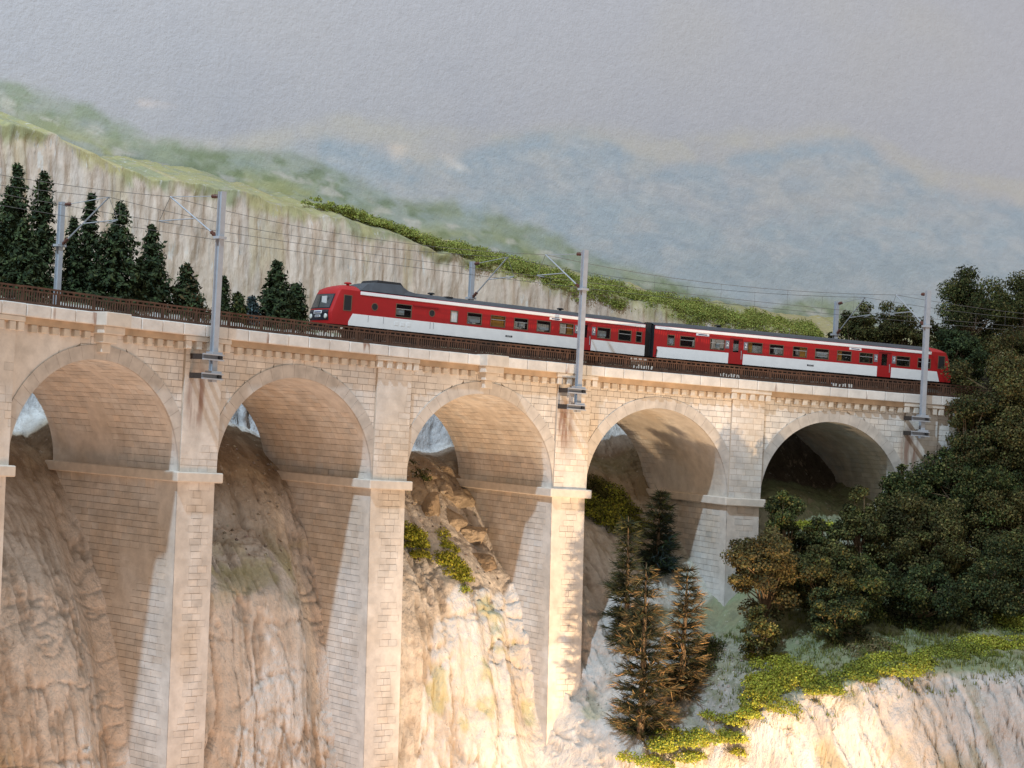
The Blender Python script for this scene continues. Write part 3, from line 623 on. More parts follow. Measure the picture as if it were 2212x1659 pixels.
# --- cornice band, corbels, coping, caps, refuges
UE0, UE1 = -0.55, 5.42
band_us = np.linspace(UE0, UE1, 130)
MB().strip(band_us, -0.30, 0.2, 7.1, 7.46).build('cornice_band', M['band'], via)
MB().strip(band_us, DV - 0.2, DV + 0.3, 7.1, 7.46).build('cornice_band', M['band'], via)
u = UE0 + 0.02
while u < UE1:
    fr_ = abs(u - round(u)) * BAY
    if fr_ > 1.75 and min(abs(u - 0.5), abs(u - 2.5)) * BAY > 1.0:
        w = random.uniform(0.17, 0.21) / BAY; j = random.uniform(-0.03, 0.03)
        bevel(MB().ubox(u - w, u + w, -0.30 + j, 0.1, 6.70 + j, 7.10).build('corbel', M['corbel'], via), 0.05, 2)
    u += 0.70 / BAY
for i in range(0, 6):
    bevel(MB().ubox(i - 1.62 / BAY, i + 1.62 / BAY, -0.50, 0.1, 7.18, 7.45).build('pier_cap', M['impost'], via), 0.04, 2)
    for a_ in (-1.35, -0.62, 0.12, 0.86, 1.4):
        bevel(MB().ubox(i + (a_ - 0.2) / BAY, i + (a_ + 0.2) / BAY, -0.46, 0.0, 6.72, 7.18).build('corbel', M['impost'], via), 0.05, 2)
u = UE0
while u < UE1:
    ln_ = random.uniform(1.42, 1.62) / BAY; g_ = 0.012 / BAY; j = random.uniform(-0.02, 0.02)
    bevel(MB().ubox(u + g_, u + ln_ - g_, -0.58 + j, 0.35, 7.46, 8.10 + j * 0.6).build('coping_stone', M['coping'], via), 0.05, 3)
    bevel(MB().ubox(u + g_, u + ln_ - g_, DV - 0.35, DV + 0.55, 7.46, 8.10).build('coping_stone', M['coping'], via), 0.05, 2)
    u += ln_
for ur in (0.5, 2.5):
    for (a_, d_, h0, h1) in ((0.85, -1.35, 7.42, 8.14), (0.72, -1.05, 7.02, 7.42), (0.48, -0.75, 6.55, 7.02), (0.30, -0.45, 6.05, 6.55)):
        bevel(MB().ubox(ur - a_ / BAY, ur + a_ / BAY, d_, 0.0, h0, h1).build('refuge_corbel' if h1 < 8 else 'refuge_slab', M['impost'], via), 0.04, 2)
MB().strip(band_us, 0.0, DV, 7.4, 7.9).build('deck', M['mortar'], via)

# ---- tracks on the deck
tag(MB().strip(np.linspace(-1.6, 7.2, 150), 0.5, DV - 0.5, 7.85, 8.18).build('track_bed', M['ballast']), kind='structure')
def track(dc, label):
    t = thing('railway_track', tuple(W(2.5, dc, 8.18)), label, 'track')
    uss = np.linspace(-1.6, 7.2, 150)
    for s in (-1, 1):
        m = MB(); m.strip(uss, dc + s * 0.75 - 0.06, dc + s * 0.75 + 0.06, 8.26, 8.45); m.build('rail', M['rail'], t)
    m = MB()
    for u in np.arange(-1.6, 7.2, 0.62 / BAY): m.ubox(u, u + 0.24 / BAY, dc - 1.25, dc + 1.25, 8.12, 8.27)
    tag(m.build('sleepers', M['bark'], t), kind='stuff')
track(3.6, 'rusty track under the red train, nearer the parapet masts')
track(7.9, 'empty second track behind the red train')

# ---- rusty railings
def railing(d, u0_, u1_, label, marks=False, seed=1):
    t = thing('railing', tuple(W((u0_ + u1_) / 2, d, 8.1)), label, 'railing'); rs = random.Random(seed)
    pl = 2.333 / BAY; u = u0_
    while u < u1_ - 0.01:
        def dd_(x):       # the railing steps out round a refuge
            return d - 0.75 * (min(abs(x - 0.5), abs(x - 2.5)) < 0.055) if d < 2 else d
        um = u + pl / 2; us_ = np.linspace(u + 0.03 / BAY, u + pl - 0.03 / BAY, 4); tilt = rs.uniform(-0.02, 0.02)
        m = MB(); m.strip(us_, d - 0.04, d + 0.04, 8.93 + tilt, 9.02 + tilt); m.strip(us_, d - 0.03, d + 0.03, 8.74 + tilt, 8.82 + tilt); m.strip(us_, d - 0.035, d + 0.035, 8.12, 8.26)
        for k in range(6):
            x = u + pl * (k + 0.5) / 6; m.ubox(x - 0.05 / BAY, x + 0.05 / BAY, d - 0.025, d + 0.025, 8.8 + tilt, 8.95 + tilt)
        pan = m.build('railing_panel', M['rust'], t)
        m = MB(); nb = 14
        for k in range(nb):
            x = u + pl * (k + 0.5) / nb; lean = rs.uniform(-0.012, 0.012) / BAY
            m.hexa(W([x - 0.035 / BAY, x + 0.035 / BAY, x + 0.035 / BAY, x - 0.035 / BAY, x - 0.035 / BAY + lean, x + 0.035 / BAY + lean, x + 0.035 / BAY + lean, x - 0.035 / BAY + lean], [d - 0.025, d - 0.025, d + 0.025, d + 0.025] * 2, [8.24] * 4 + [8.76 + tilt] * 4))
        tag(m.build('balusters', M['rust'], pan), kind='stuff')
        MB().ubox(u - 0.035 / BAY, u + 0.035 / BAY, d - 0.05, d + 0.05, 8.08, 9.03).build('railing_post', M['rust'], t)
        u += pl
    return t
front_rail = railing(-0.12, UE0, 5.36, 'rusty brown slotted railing along the parapet in front of the train', seed=2)
railing(DV + 0.1, UE0, 5.36, 'rusty brown railing on the far parapet behind the train', seed=3)
# paint scrawls on the foot of the front railing
M['paintw'] = plain('white_scrawl', (0.55, 0.52, 0.48), 0.7, vary=0.1); M['painty'] = plain('ochre_scrawl', (0.55, 0.38, 0.12), 0.7, vary=0.1)
def scrawl(xa, ya, xb, yb, n, mat, seed):
    rs = random.Random(seed); m = MB()
    for k in range(n):
        t = (k + rs.uniform(0.1, 0.5)) / n; u, d, h = at_d(xa + (xb - xa) * t, ya + (yb - ya) * t, -0.17)
        w = rs.uniform(0.025, 0.06) / BAY; hh_ = rs.uniform(0.08, 0.20); sk = rs.uniform(-0.06, 0.06) / BAY
        h = max(h, 8.2)
        m.hexa(W([u - w, u + w, u + w, u - w, u - w + sk, u + w + sk, u + w + sk, u - w + sk], [-0.19, -0.19, -0.165, -0.165] * 2, [h - 0.05] * 4 + [h + hh_] * 4))
    return tag(m.build('scrawl', mat, front_rail), kind='stuff')
scrawl(684, 722, 722, 726, 7, M['paintw'], 2)
scrawl(1368, 793, 1410, 797, 8, M['paintw'], 3); scrawl(1556, 811, 1600, 815, 8, M['paintw'], 4); scrawl(1798, 832, 1845, 836, 7, M['paintw'], 6)

# ================================================================== TRAIN
DT, HR = 3.6, 8.45
def car_frame(uc, half=8.6):
    du = half / ((102.34 + DT) * 0.1368)
    a = W(uc - du, DT, HR); b = W(uc + du, DT, HR); m = (a + b) / 2
    ex = Vector(b - a).normalized(); ey = Vector((0, 0, 1)).cross(ex).normalized(); ez = ex.cross(ey)
    return Vector(m), Matrix(((ex.x, ey.x, ez.x), (ex.y, ey.y, ez.y), (ex.z, ey.z, ez.z))).to_euler()
YS = 1.40                                     # half width of the body
def car_thing(name, uc, label):
    loc, rot = car_frame(uc)
    o = bpy.data.objects.new(name, None); COL.objects.link(o); o.location = loc; o.rotation_euler = rot
    return tag(o, label, 'train car', 'cars of the red and white train')
def P_(mb, name, mat, par, bv=0, smooth=False):
    o = mb.build(name, mat, par, False, smooth)
    if bv: bevel(o, bv, 2)
    return o
def text_mesh(s, size):
    cu = bpy.data.curves.new('t', 'FONT'); cu.body = s; cu.size = size; cu.extrude = 0.004; cu.align_x = 'CENTER'; cu.align_y = 'CENTER'
    o = bpy.data.objects.new('t', cu); COL.objects.link(o); bpy.context.view_layer.update()
    me = bpy.data.meshes.new_from_object(o.evaluated_get(bpy.context.evaluated_depsgraph_get())); bpy.data.objects.remove(o); return me
def side_text(s, size, x, z, par, mat, bold=False, y=None):
    me = text_mesh(s, size); o = bpy.data.objects.new('lettering', me); COL.objects.link(o); me.materials.append(mat); o.parent = par
    o.location = (x, y if y is not None else -YS - 0.022, z); o.rotation_euler = (math.pi / 2, 0, 0); return o
def wall_side(x0, x1, holes, sgn):
    """side wall with rectangular window openings; holes: (xa, xb, za, zb) with common split at z"""
    y0, y1 = (-YS, -YS + 0.08) if sgn < 0 else (YS - 0.08, YS)
    m = MB(); m.box(x0, x1, y0, y1, 0.8, 1.6)
    m.box(x0, x1, y0, y1, 2.66, 2.96)
    x = x0
    for xa, xb, za, zb in sorted(holes):
        if xa > x: m.box(x, xa, y0, y1, 1.6, 2.66)
        if za > 1.6: m.box(xa, xb, y0, y1, 1.6, za)
        if zb < 2.66: m.box(xa, xb, y0, y1, zb, 2.66)
        x = xb
    if x < x1: m.box(x, x1, y0, y1, 1.6, 2.66)
    return m
def window(par, xa, xb, za, zb, sgn, bar=True, fill=None):
    y = -YS if sgn < 0 else YS; s = sgn; t = 0.045
    m = MB(); ya, yb = sorted((y + s * 0.02, y - s * 0.05))
    m.box(xa, xb, ya, yb, za, za + t); m.box(xa, xb, ya, yb, zb - t, zb); m.box(xa, xa + t, ya, yb, za + t, zb - t); m.box(xb - t, xb, ya, yb, za + t, zb - t)
    w = P_(m, 'window', M['frame'], par)
    yy = y - s * 0.03
    if bar: P_(MB().box(xa + t, xb - t, min(yy, yy + s * 0.03), max(yy, yy + s * 0.03), za + (zb - za) * 0.60, za + (zb - za) * 0.60 + 0.035), 'window_bar', M['alu'], w)
    P_(MB().box(xa + t, xb - t, min(yy - 0.004, yy + 0.004), max(yy - 0.004, yy + 0.004), za + t, zb - t), 'pane', M['pale'] if fill == 'solid' else M['glass'], w)
    if sgn < 0 and fill and fill != 'solid':
        kind, f0_, f1_ = fill; xx0 = xa + (xb - xa) * f0_; xx1 = xa + (xb - xa) * f1_
        if kind == 'o': P_(MB().box(xx0, xx1, -YS + 0.10, -YS + 0.14, za - 0.05, zb + 0.05), 'curtain', M['orange'], w)
        if kind == 'p': P_(MB().box(xx0, xx1, -YS + 0.12, -YS + 0.30, za + 0.16, za + 0.52), 'seat_back', M['pale'], w); 
    return w
def circle_window(par, x, z, r):
    k = 20; th = np.arange(k) * 2 * np.pi / k; m = MB()
    for r0_, r1_, y in ((r * 0.82, r, -YS - 0.018),):
        v = np.concatenate([np.stack([x + q * np.cos(th), np.full(k, yy), z + q * np.sin(th)], 1) for q, yy in ((r0_, y), (r1_, y), (r1_, y + 0.03), (r0_, y + 0.03))])
        j = np.arange(k); j2 = (j + 1) % k; q = np.concatenate([np.stack([a_ * k + j, b_ * k + j, b_ * k + j2, a_ * k + j2], 1) for a_, b_ in ((0, 1), (1, 2), (2, 3), (3, 0))]); m.add(v, q)
    w = P_(m, 'porthole', M['frame'], par)
    m = MB(); v = np.concatenate([np.stack([x + r * 0.85 * np.cos(th), np.full(k, -YS - 0.008), z + r * 0.85 * np.sin(th)], 1), [[x, -YS - 0.008, z]]]); j = np.arange(k)
    m.add(v, t=np.stack([j, (j + 1) % k, np.full(k, k)], 1)); P_(m, 'pane', M['black'], w)
def roof_shell(x0, x1, mat, name, par, taper0=False, taper1=False):
    n = 13; xs = np.linspace(x0, x1, 12); th = np.linspace(-1, 1, n); v = []
    for x in xs:
        k = 1.0
        if taper1: k = min(1, (x1 - x) / 0.6 * 0.3 + 0.7)
        if taper0: k = min(1, (x - x0) / 0.6 * 0.3 + 0.7)
        v.append(np.stack([np.full(n, x), th * YS * 1.0, 2.95 + k * 0.37 * (1 - np.abs(th) ** 2.4)], 1))
    v = np.concatenate(v); m = MB().add(v, grid_faces(len(xs), n))
    return P_(m, name, mat, par, smooth=True)
def cab(par, s):
    """driving cab at the end s (-1 or +1): lofted red shell"""
    xf = lambda z: np.interp(z, [0.8, 1.5, 2.75, 3.0, 3.2, 3.32], [12.2, 12.28, 11.82, 11.66, 11.25, 10.75])
    zs = np.array([0.80, 1.1, 1.5, 1.62, 2.2, 2.72, 2.95, 3.10, 3.22, 3.30]); rows_ = []
    for z in zs:
        w = YS if z <= 2.96 else YS * (1 - ((z - 2.95) / 0.37)) ** 0.42
        x = xf(z); r = 0.32
        pts = [(10.2, -w), (x - 0.9, -w), (x - 0.45, -w), (x - 0.18, -w * 0.95), (x - 0.06, -w * 0.82), (x, -w * 0.45), (x + 0.03, 0)]
        pts = pts + [(a_, -b_) for a_, b_ in pts[-2::-1]]
        rows_.append([(s * a_, b_, z) for a_, b_ in pts])
    v = np.array(rows_).reshape(-1, 3); m = MB(); q = grid_faces(len(zs), 13)
    m.add(v, q[:, ::-1] if s < 0 else q)
    o = P_(m, 'cab', M['red'], par, smooth=True)
    m2 = o.modifiers.new('es', 'EDGE_SPLIT'); m2.split_angle = math.radians(40)
    # windscreen, dark panel, lights
    def front(y0, y1, z0, z1, off, nm, mat, parent, ny=9, nz=5):
        Y = np.linspace(y0, y1, ny); Z = np.linspace(z0, z1, nz); vv_ = []
        for z in Z:
            x = xf(z)
            xx = np.interp(np.abs(Y) / YS, [0, 0.45, 0.82, 0.95], [x + 0.03, x, x - 0.06, x - 0.18])
            vv_.append(np.stack([s * (xx + off), Y, np.full(ny, z)], 1))
        A = np.concatenate(vv_); B = A.copy(); B[:, 0] -= s * 0.02; n = len(A); gq = grid_faces(nz, ny)
        return P_(MB().add(np.concatenate([A, B]), np.concatenate([gq, gq[:, ::-1] + n])), nm, mat, parent)
    ws = front(-1.14, 1.14, 1.74, 2.66, 0.02, 'windscreen', M['navy'], o)
    front(-1.08, 1.08, 1.80, 2.61, 0.035, 'windscreen_glass', M['screen2'], ws)
    P_(MB().box(*sorted((s * (xf(2.2) + 0.05), s * (xf(2.2) + 0.09))), -0.62, -0.05, 1.9, 2.5), 'sun_blind', M['pale'], ws)
    P_(MB().tube([(s * (xf(1.8) + 0.07), 0.1, 1.8), (s * (xf(2.5) + 0.08), 0.28, 2.5)], 0.02, 5), 'wiper', M['black'], ws)
    fp = front(-1.12, 1.12, 1.02, 1.66, 0.02, 'front_panel', M['navy'], o)
    for y in (-0.88, 0.88):
        th = np.arange(16) * 2 * np.pi / 16; xx = s * (xf(1.25) + 0.03 - 0.06)
        v = np.concatenate([np.stack([np.full(16, xx + s * e_), y + 0.15 * np.cos(th) * k_, 1.26 + 0.15 * np.sin(th) * k_], 1) for e_, k_ in ((0, 1), (0.07, 1), (0.09, 0.75))] + [[[xx + s * 0.1, y, 1.26]]])
        q = np.concatenate([np.stack([a_ * 16 + np.arange(16), a_ * 16 + (np.arange(16) + 1) % 16, (a_ + 1) * 16 + (np.arange(16) + 1) % 16, (a_ + 1) * 16 + np.arange(16)], 1) for a_ in (0, 1)])
        t = np.stack([32 + np.arange(16), 32 + (np.arange(16) + 1) % 16, np.full(16, 48)], 1); P_(MB().add(v, q, t), 'headlight', M['lamp'], o)
    pl = front(-0.48, 0.48, 1.42, 1.60, 0.045, 'destination_plate', M['white'], fp, 5, 2); front(-0.40, 0.40, 1.475, 1.545, 0.055, 'plate_print', M['bluestrip'], fp, 5, 2)
    front(-0.32, 0.32, 1.20, 1.33, 0.045, 'number_plate', M['white'], fp, 5, 2)
    for k in range(5): front(-0.24 + k * 0.11, -0.17 + k * 0.11, 1.225, 1.305, 0.055, 'plate_print', M['bluestrip'], fp, 2, 2)
    P_(MB().box(*sorted((s * 11.3, s * 12.12)), -1.1, 1.1, 0.45, 0.82), 'buffer_beam', M['black'], o)
    return o
M['screen2'] = plain('windscreen', (0.045, 0.048, 0.052), 0.12, vary=0.15, scale=1.5, spec=0.6)
def bogie(par, x):
    b = P_(MB().box(x - 1.6, x + 1.6, -0.98, -0.86, 0.42, 0.66).box(x - 1.6, x + 1.6, 0.86, 0.98, 0.42, 0.66).box(x - 0.3, x + 0.3, -0.9, 0.9, 0.5, 0.8), 'bogie', M['under'], par)
    for dx in (-1.1, 1.1):
        for y in (-0.75, 0.75):
            th = np.arange(20) * 2 * np.pi / 20; v = np.concatenate([np.stack([x + dx + 0.43 * np.cos(th), np.full(20, y + e_), 0.43 + 0.43 * np.sin(th)], 1) for e_ in (-0.06, 0.06)] + [[[x + dx, y - 0.07, 0.43], [x + dx, y + 0.07, 0.43]]])
            k = np.arange(20); k2 = (k + 1) % 20
            P_(MB().add(v, np.stack([k, k2, 20 + k2, 20 + k], 1), np.concatenate([np.stack([k2, k, np.full(20, 40)], 1), np.stack([20 + k, 20 + k2, np.full(20, 41)], 1)])), 'wheel', M['rail'], b)
    return b
def roof_vent(par, x, y=0.0, red=False):
    P_(MB().tube([(x, y, 3.25), (x, y, 3.38), (x, y, 3.40), (x, y, 3.46), (x, y, 3.50)], [0.10, 0.10, 0.24, 0.24, 0.12], 10), 'roof_vent', M['red'] if red else M['black'], par)
def build_car(name, uc, label, s_cab, wins, doors, whites, twos, dests, logo_x):
    c = car_thing(name, uc, label)
    x0, x1 = (-10.2, 12.55) if s_cab < 0 else (-12.3, 10.2)
    holes = [(a_, b_, z0, z1) for a_, b_, z0, z1, *r in wins] + [(a_ + 0.0, b_, 1.6, 2.56) for a_, b_ in doors]
    P_(wall_side(x0, x1, holes, -1), 'side_wall', M['red'], c)
    P_(wall_side(x0, x1, [h_ for h_ in holes if h_[1] - h_[0] < 1.4], 1), 'side_wall', M['red'], c)
    for a_, b_, z0, z1, bar, fill in wins:
        window(c, a_, b_, z0, z1, -1, bar, fill)
        if fill != 'solid': window(c, a_, b_, z0, z1, 1, False, None)
    for a_, b_ in doors:
        d = P_(MB().box(a_, b_, -YS + 0.03, -YS + 0.07, 0.82, 1.62).box(a_, a_ + 0.28, -YS + 0.03, -YS + 0.07, 1.62, 2.56).box(b_ - 0.28, b_, -YS + 0.03, -YS + 0.07, 1.62, 2.56).box(a_ + 0.28, b_ - 0.28, -YS + 0.03, -YS + 0.07, 2.46, 2.56), 'door', M['red2'], c)
        P_(MB().box(a_ + 0.28, b_ - 0.28, -YS + 0.045, -YS + 0.055, 1.62, 2.46), 'door_pane', M['glass'], d)
        P_(MB().box(b_ - 0.09, b_ - 0.05, -YS - 0.03, -YS + 0.03, 1.15, 1.75), 'handrail', M['alu'], d)
        P_(MB().box(a_ - 0.02, b_ + 0.02, -YS - 0.02, -YS + 0.02, 2.56, 2.62), 'rain_strip', M['red2'], d)
    for pts in whites:       # white lower panels: polygons (x, z)
        n = len(pts); v = np.array([(x, -YS - 0.018, z) for x, z in pts] + [(x, -YS + 0.001, z) for x, z in pts])
        m = MB(); m.v.append(v); m.c.append(np.ones((2 * n, 3))); m.n = 2 * n
        me = bpy.data.meshes.new('lower_panel'); me.from_pydata([tuple(p) for p in v], [], [list(range(n)), list(range(2 * n - 1, n - 1, -1))] + [[k, k + n, (k + 1) % n + n, (k + 1) % n] for k in range(n)])
        me.materials.append(M['white']); o = bpy.data.objects.new('lower_panel', me); COL.objects.link(o); o.parent = c
    xa, xb = (-10.2, 12.5) if s_cab < 0 else (-12.28, 10.2)
    P_(MB().box(xa, xb, -YS - 0.045, -YS + 0.02, 2.73, 2.93), 'roof_stripe', M['white'], c, 0.02)
    P_(MB().box(xa, xb, YS - 0.02, YS + 0.045, 2.73, 2.93), 'roof_stripe', M['white'], c, 0.02)
    roof_shell(x0, x1, M['roof'], 'roof', c, taper0=s_cab > 0, taper1=s_cab < 0)
    cab(c, s_cab)
    P_(MB().box(x0, x1, -1.32, 1.32, 0.86, 0.92), 'floor', M['inner'], c)
    P_(MB().box(x0 + 0.02, x1 - 0.02, -1.3, 1.3, 2.88, 2.93), 'ceiling', M['inner'], c)
    e_ = x1 if s_cab < 0 else x0
    P_(MB().box(e_ - 0.05, e_ + 0.05, -1.38, 1.38, 0.8, 3.0), 'end_wall', M['black'], c)
    seats = MB(); 
    for k, x in enumerate(np.arange(x0 + 2.0, x1 - 1.0, 1.85)): P_(MB().box(x, x + 0.16, -1.25, -0.3, 0.92, 1.85).box(x, x + 0.16, 0.3, 1.25, 0.92, 1.85), 'seat', M['inner'], c)
    for k, (x, txt) in enumerate(twos):
        pl = P_(MB().box(x - 0.15, x + 0.15, -YS - 0.02, -YS + 0.002, 1.83, 2.38), 'class_plate', M['plategrey'], c)
        o = side_text('2', 0.40, x + 0.02, 2.12, pl, M['white'])
    for x in dests:
        pl = P_(MB().box(x - 0.5, x + 0.5, -YS - 0.025, -YS + 0.002, 2.54, 2.70), 'destination_board', M['white'], c)
        P_(MB().box(x - 0.34, x + 0.34, -YS - 0.03, -YS - 0.02, 2.585, 2.65), 'board_print', M['bluestrip'], pl)
    P_(MB().box(logo_x - 0.27, logo_x + 0.27, -YS - 0.024, -YS - 0.01, 1.10, 1.22), 'logo_plate', M['navy'], c)
    side_text('SNCF', 0.15, logo_x, 1.16, c, M['pale'], y=-YS - 0.026)
    P_(MB().box(x0 + 0.5, x1 - 0.5, -0.6, 0.6, 0.16, 0.84), 'underframe', M['under'], c)
    P_(MB().box(-3.2, 2.6, -1.2, 1.2, 0.30, 0.80), 'equipment_box', M['under'], c)
    bogie(c, -8.6); bogie(c, 8.6)
    return c
M['red2'] = plain('red_door_paint', (0.28, 0.008, 0.010), 0.5, vary=0.05, scale=2, spec=0.4)
M['plategrey'] = plain('class_plate_grey', (0.20, 0.20, 0.22), 0.5, vary=0.1)
zb, zt = 1.67, 2.42
w1 = [(-11.0, -10.99, zb, zt, False, None)][:0]
wins1 = [(-7.6, -6.42, 1.62, 2.46, True, ('p', 0.05, 0.6)), (-3.52, -2.93, 1.65, 2.42, False, 'solid'), (-2.23, -1.08, zb, zt, False, ('p', 0.02, 0.95)), (-0.40, 0.78, zb, zt, True, ('o', 0.0, 1.0)),
         (1.46, 2.60, zb, zt, True, ('p', 0.45, 0.75)), (3.30, 4.45, zb, zt, False, ('p', 0.0, 0.95)), (5.18, 6.36, zb, zt, True, ('o', 0.6, 0.98)), (8.36, 9.52, zb, zt, False, ('p', 0.0, 0.75)), (10.18, 11.34, zb, zt, True, None), (11.72, 12.27, zb, zt, True, None)]
car1 = build_car('railcar', 2.635, 'red and white railcar with raised black roof unit, first behind the navy cab front', -1, wins1, [(6.92, 7.84)],
    [[(-10.94, 0.80), (6.86, 0.80), (6.86, 1.53), (-10.66, 1.53), (-10.94, 1.02)], [(7.90, 0.80), (12.56, 0.80), (12.56, 1.53), (7.90, 1.53)]],
    [(6.62, 2), (8.06, 2)], [4.82], 1.12)
circle_window(car1, -9.13, 2.09, 0.24); circle_window(car1, -4.91, 2.09, 0.23)
P_(MB().box(-6.32, -4.42, -YS - 0.06, -YS, 2.42, 2.47), 'rain_strip', M['red2'], car1)
for x in (-9.55, -8.45, -5.0, -4.75): P_(MB().box(x - 0.012, x + 0.012, -YS - 0.024, -YS - 0.015, 1.1, 1.52), 'panel_seam', M['plategrey'], car1)
for x in (-7.5, -7.05, -6.6): P_(MB().box(x - 0.14, x + 0.14, -YS - 0.03, -YS - 0.015, 1.08, 1.34), 'hatch', M['white'], car1, 0.01)
window(car1, -11.36, -10.78, 1.66, 2.64, -1, True, None); P_(MB().box(-11.32, -10.82, -YS - 0.012, -YS - 0.003, 1.7, 2.6), 'dark_cab_sheet', M['black'], car1)  # black sheet outside the shell paints the dark cab behind the window
# raised roof unit
def ridge_unit(par, prof, hw, name, mat):
    n = len(prof); v = []
    for yy, k in ((-hw, 0.0), (-hw * 0.72, 1.0), (hw * 0.72, 1.0), (hw, 0.0)):
        for x, z in prof: v.append((x, yy, 3.02 + (z - 3.02) * k if k == 0 else z))
    return P_(MB().add(v, grid_faces(4, n)), name, mat, par)
ridge_unit(car1, [(-10.2, 3.02), (-9.45, 3.50), (-9.0, 3.62), (-7.1, 3.66), (-6.5, 3.34), (-5.7, 3.2), (-5.3, 3.1)], 1.36, 'roof_unit', M['roof'])
P_(MB().hexa([(-8.95, -0.98, 3.5), (-6.75, -0.98, 3.44), (-6.75, 0.98, 3.44), (-8.95, 0.98, 3.5), (-8.75, -0.9, 3.80), (-7.05, -0.9, 3.80), (-7.05, 0.9, 3.80), (-8.75, 0.9, 3.80)]), 'roof_unit_top', M['black'], car1, 0.03)
roof_vent(car1, -4.16); roof_vent(car1, 6.2); roof_vent(car1, -10.5, -0.3, True); P_(MB().box(-3.55, -3.1, -0.95, -0.5, 3.2, 3.3), 'roof_hatch', M['black'], car1)
P_(MB().box(12.6, 13.15, -1.05, 1.05, 0.8, 3.1), 'gangway_bellows', M['black'], car1, 0.05)
wins2 = [(-11.3, -10.73, zb, zt, False, ('p', 0.0, 0.9)), (-10.33, -9.15, zb, zt, True, None), (-7.98, -6.83, zb, zt, True, ('p', 0.5, 0.7)), (-5.02, -3.83, zb, zt, False, ('o', 0.0, 0.35)), (-3.28, -2.13, zb, zt, True, None),
         (-1.39, -0.22, zb, zt, True, ('o', 0.55, 0.95)), (0.42, 1.57, zb, zt, True, ('p', 0.1, 0.9)), (2.24, 3.45, zb, zt, True, ('o', 0.02, 0.38)), (4.10, 5.26, zb, zt, True, None), (7.22, 8.40, zb, zt, True, None), (9.05, 10.18, zb, zt, True, None)]
car2 = build_car('trailer_car', 4.42, 'red and white trailer car with two red doors and plain grey roof', 1, wins2, [(-6.42, -5.42), (5.72, 6.76)],
    [[(-12.05, 0.80), (-6.50, 0.80), (-6.50, 1.53), (-12.05, 1.53)], [(-5.34, 0.80), (5.64, 0.80), (5.64, 1.53), (-5.34, 1.53)], [(6.84, 0.80), (11.0, 0.80), (10.75, 1.53), (6.84, 1.53)]],
    [(-6.63, 2), (-5.18, 2), (5.49, 2), (7.02, 2)], [-8.6, 3.73], 0.10)
window(car2, 10.8, 11.4, 1.74, 2.7, -1, False, None); P_(MB().box(10.84, 11.36, -YS - 0.012, -YS - 0.003, 1.78, 2.66), 'dark_cab_sheet', M['black'], car2)  # same black sheet over the shell for the dark cab
roof_vent(car2, -6.7)
P_(MB().box(-12.85, -12.35, -1.05, 1.05, 0.8, 3.1), 'gangway_bellows', M['black'], car2, 0.05)
P_(MB().tube([(-12.1, -1.2, 1.55), (-12.05, -1.44, 1.3), (-12.1, -1.44, 0.95), (-12.3, -1.3, 0.8)], 0.035, 6), 'brake_hose', M['black'], car2)

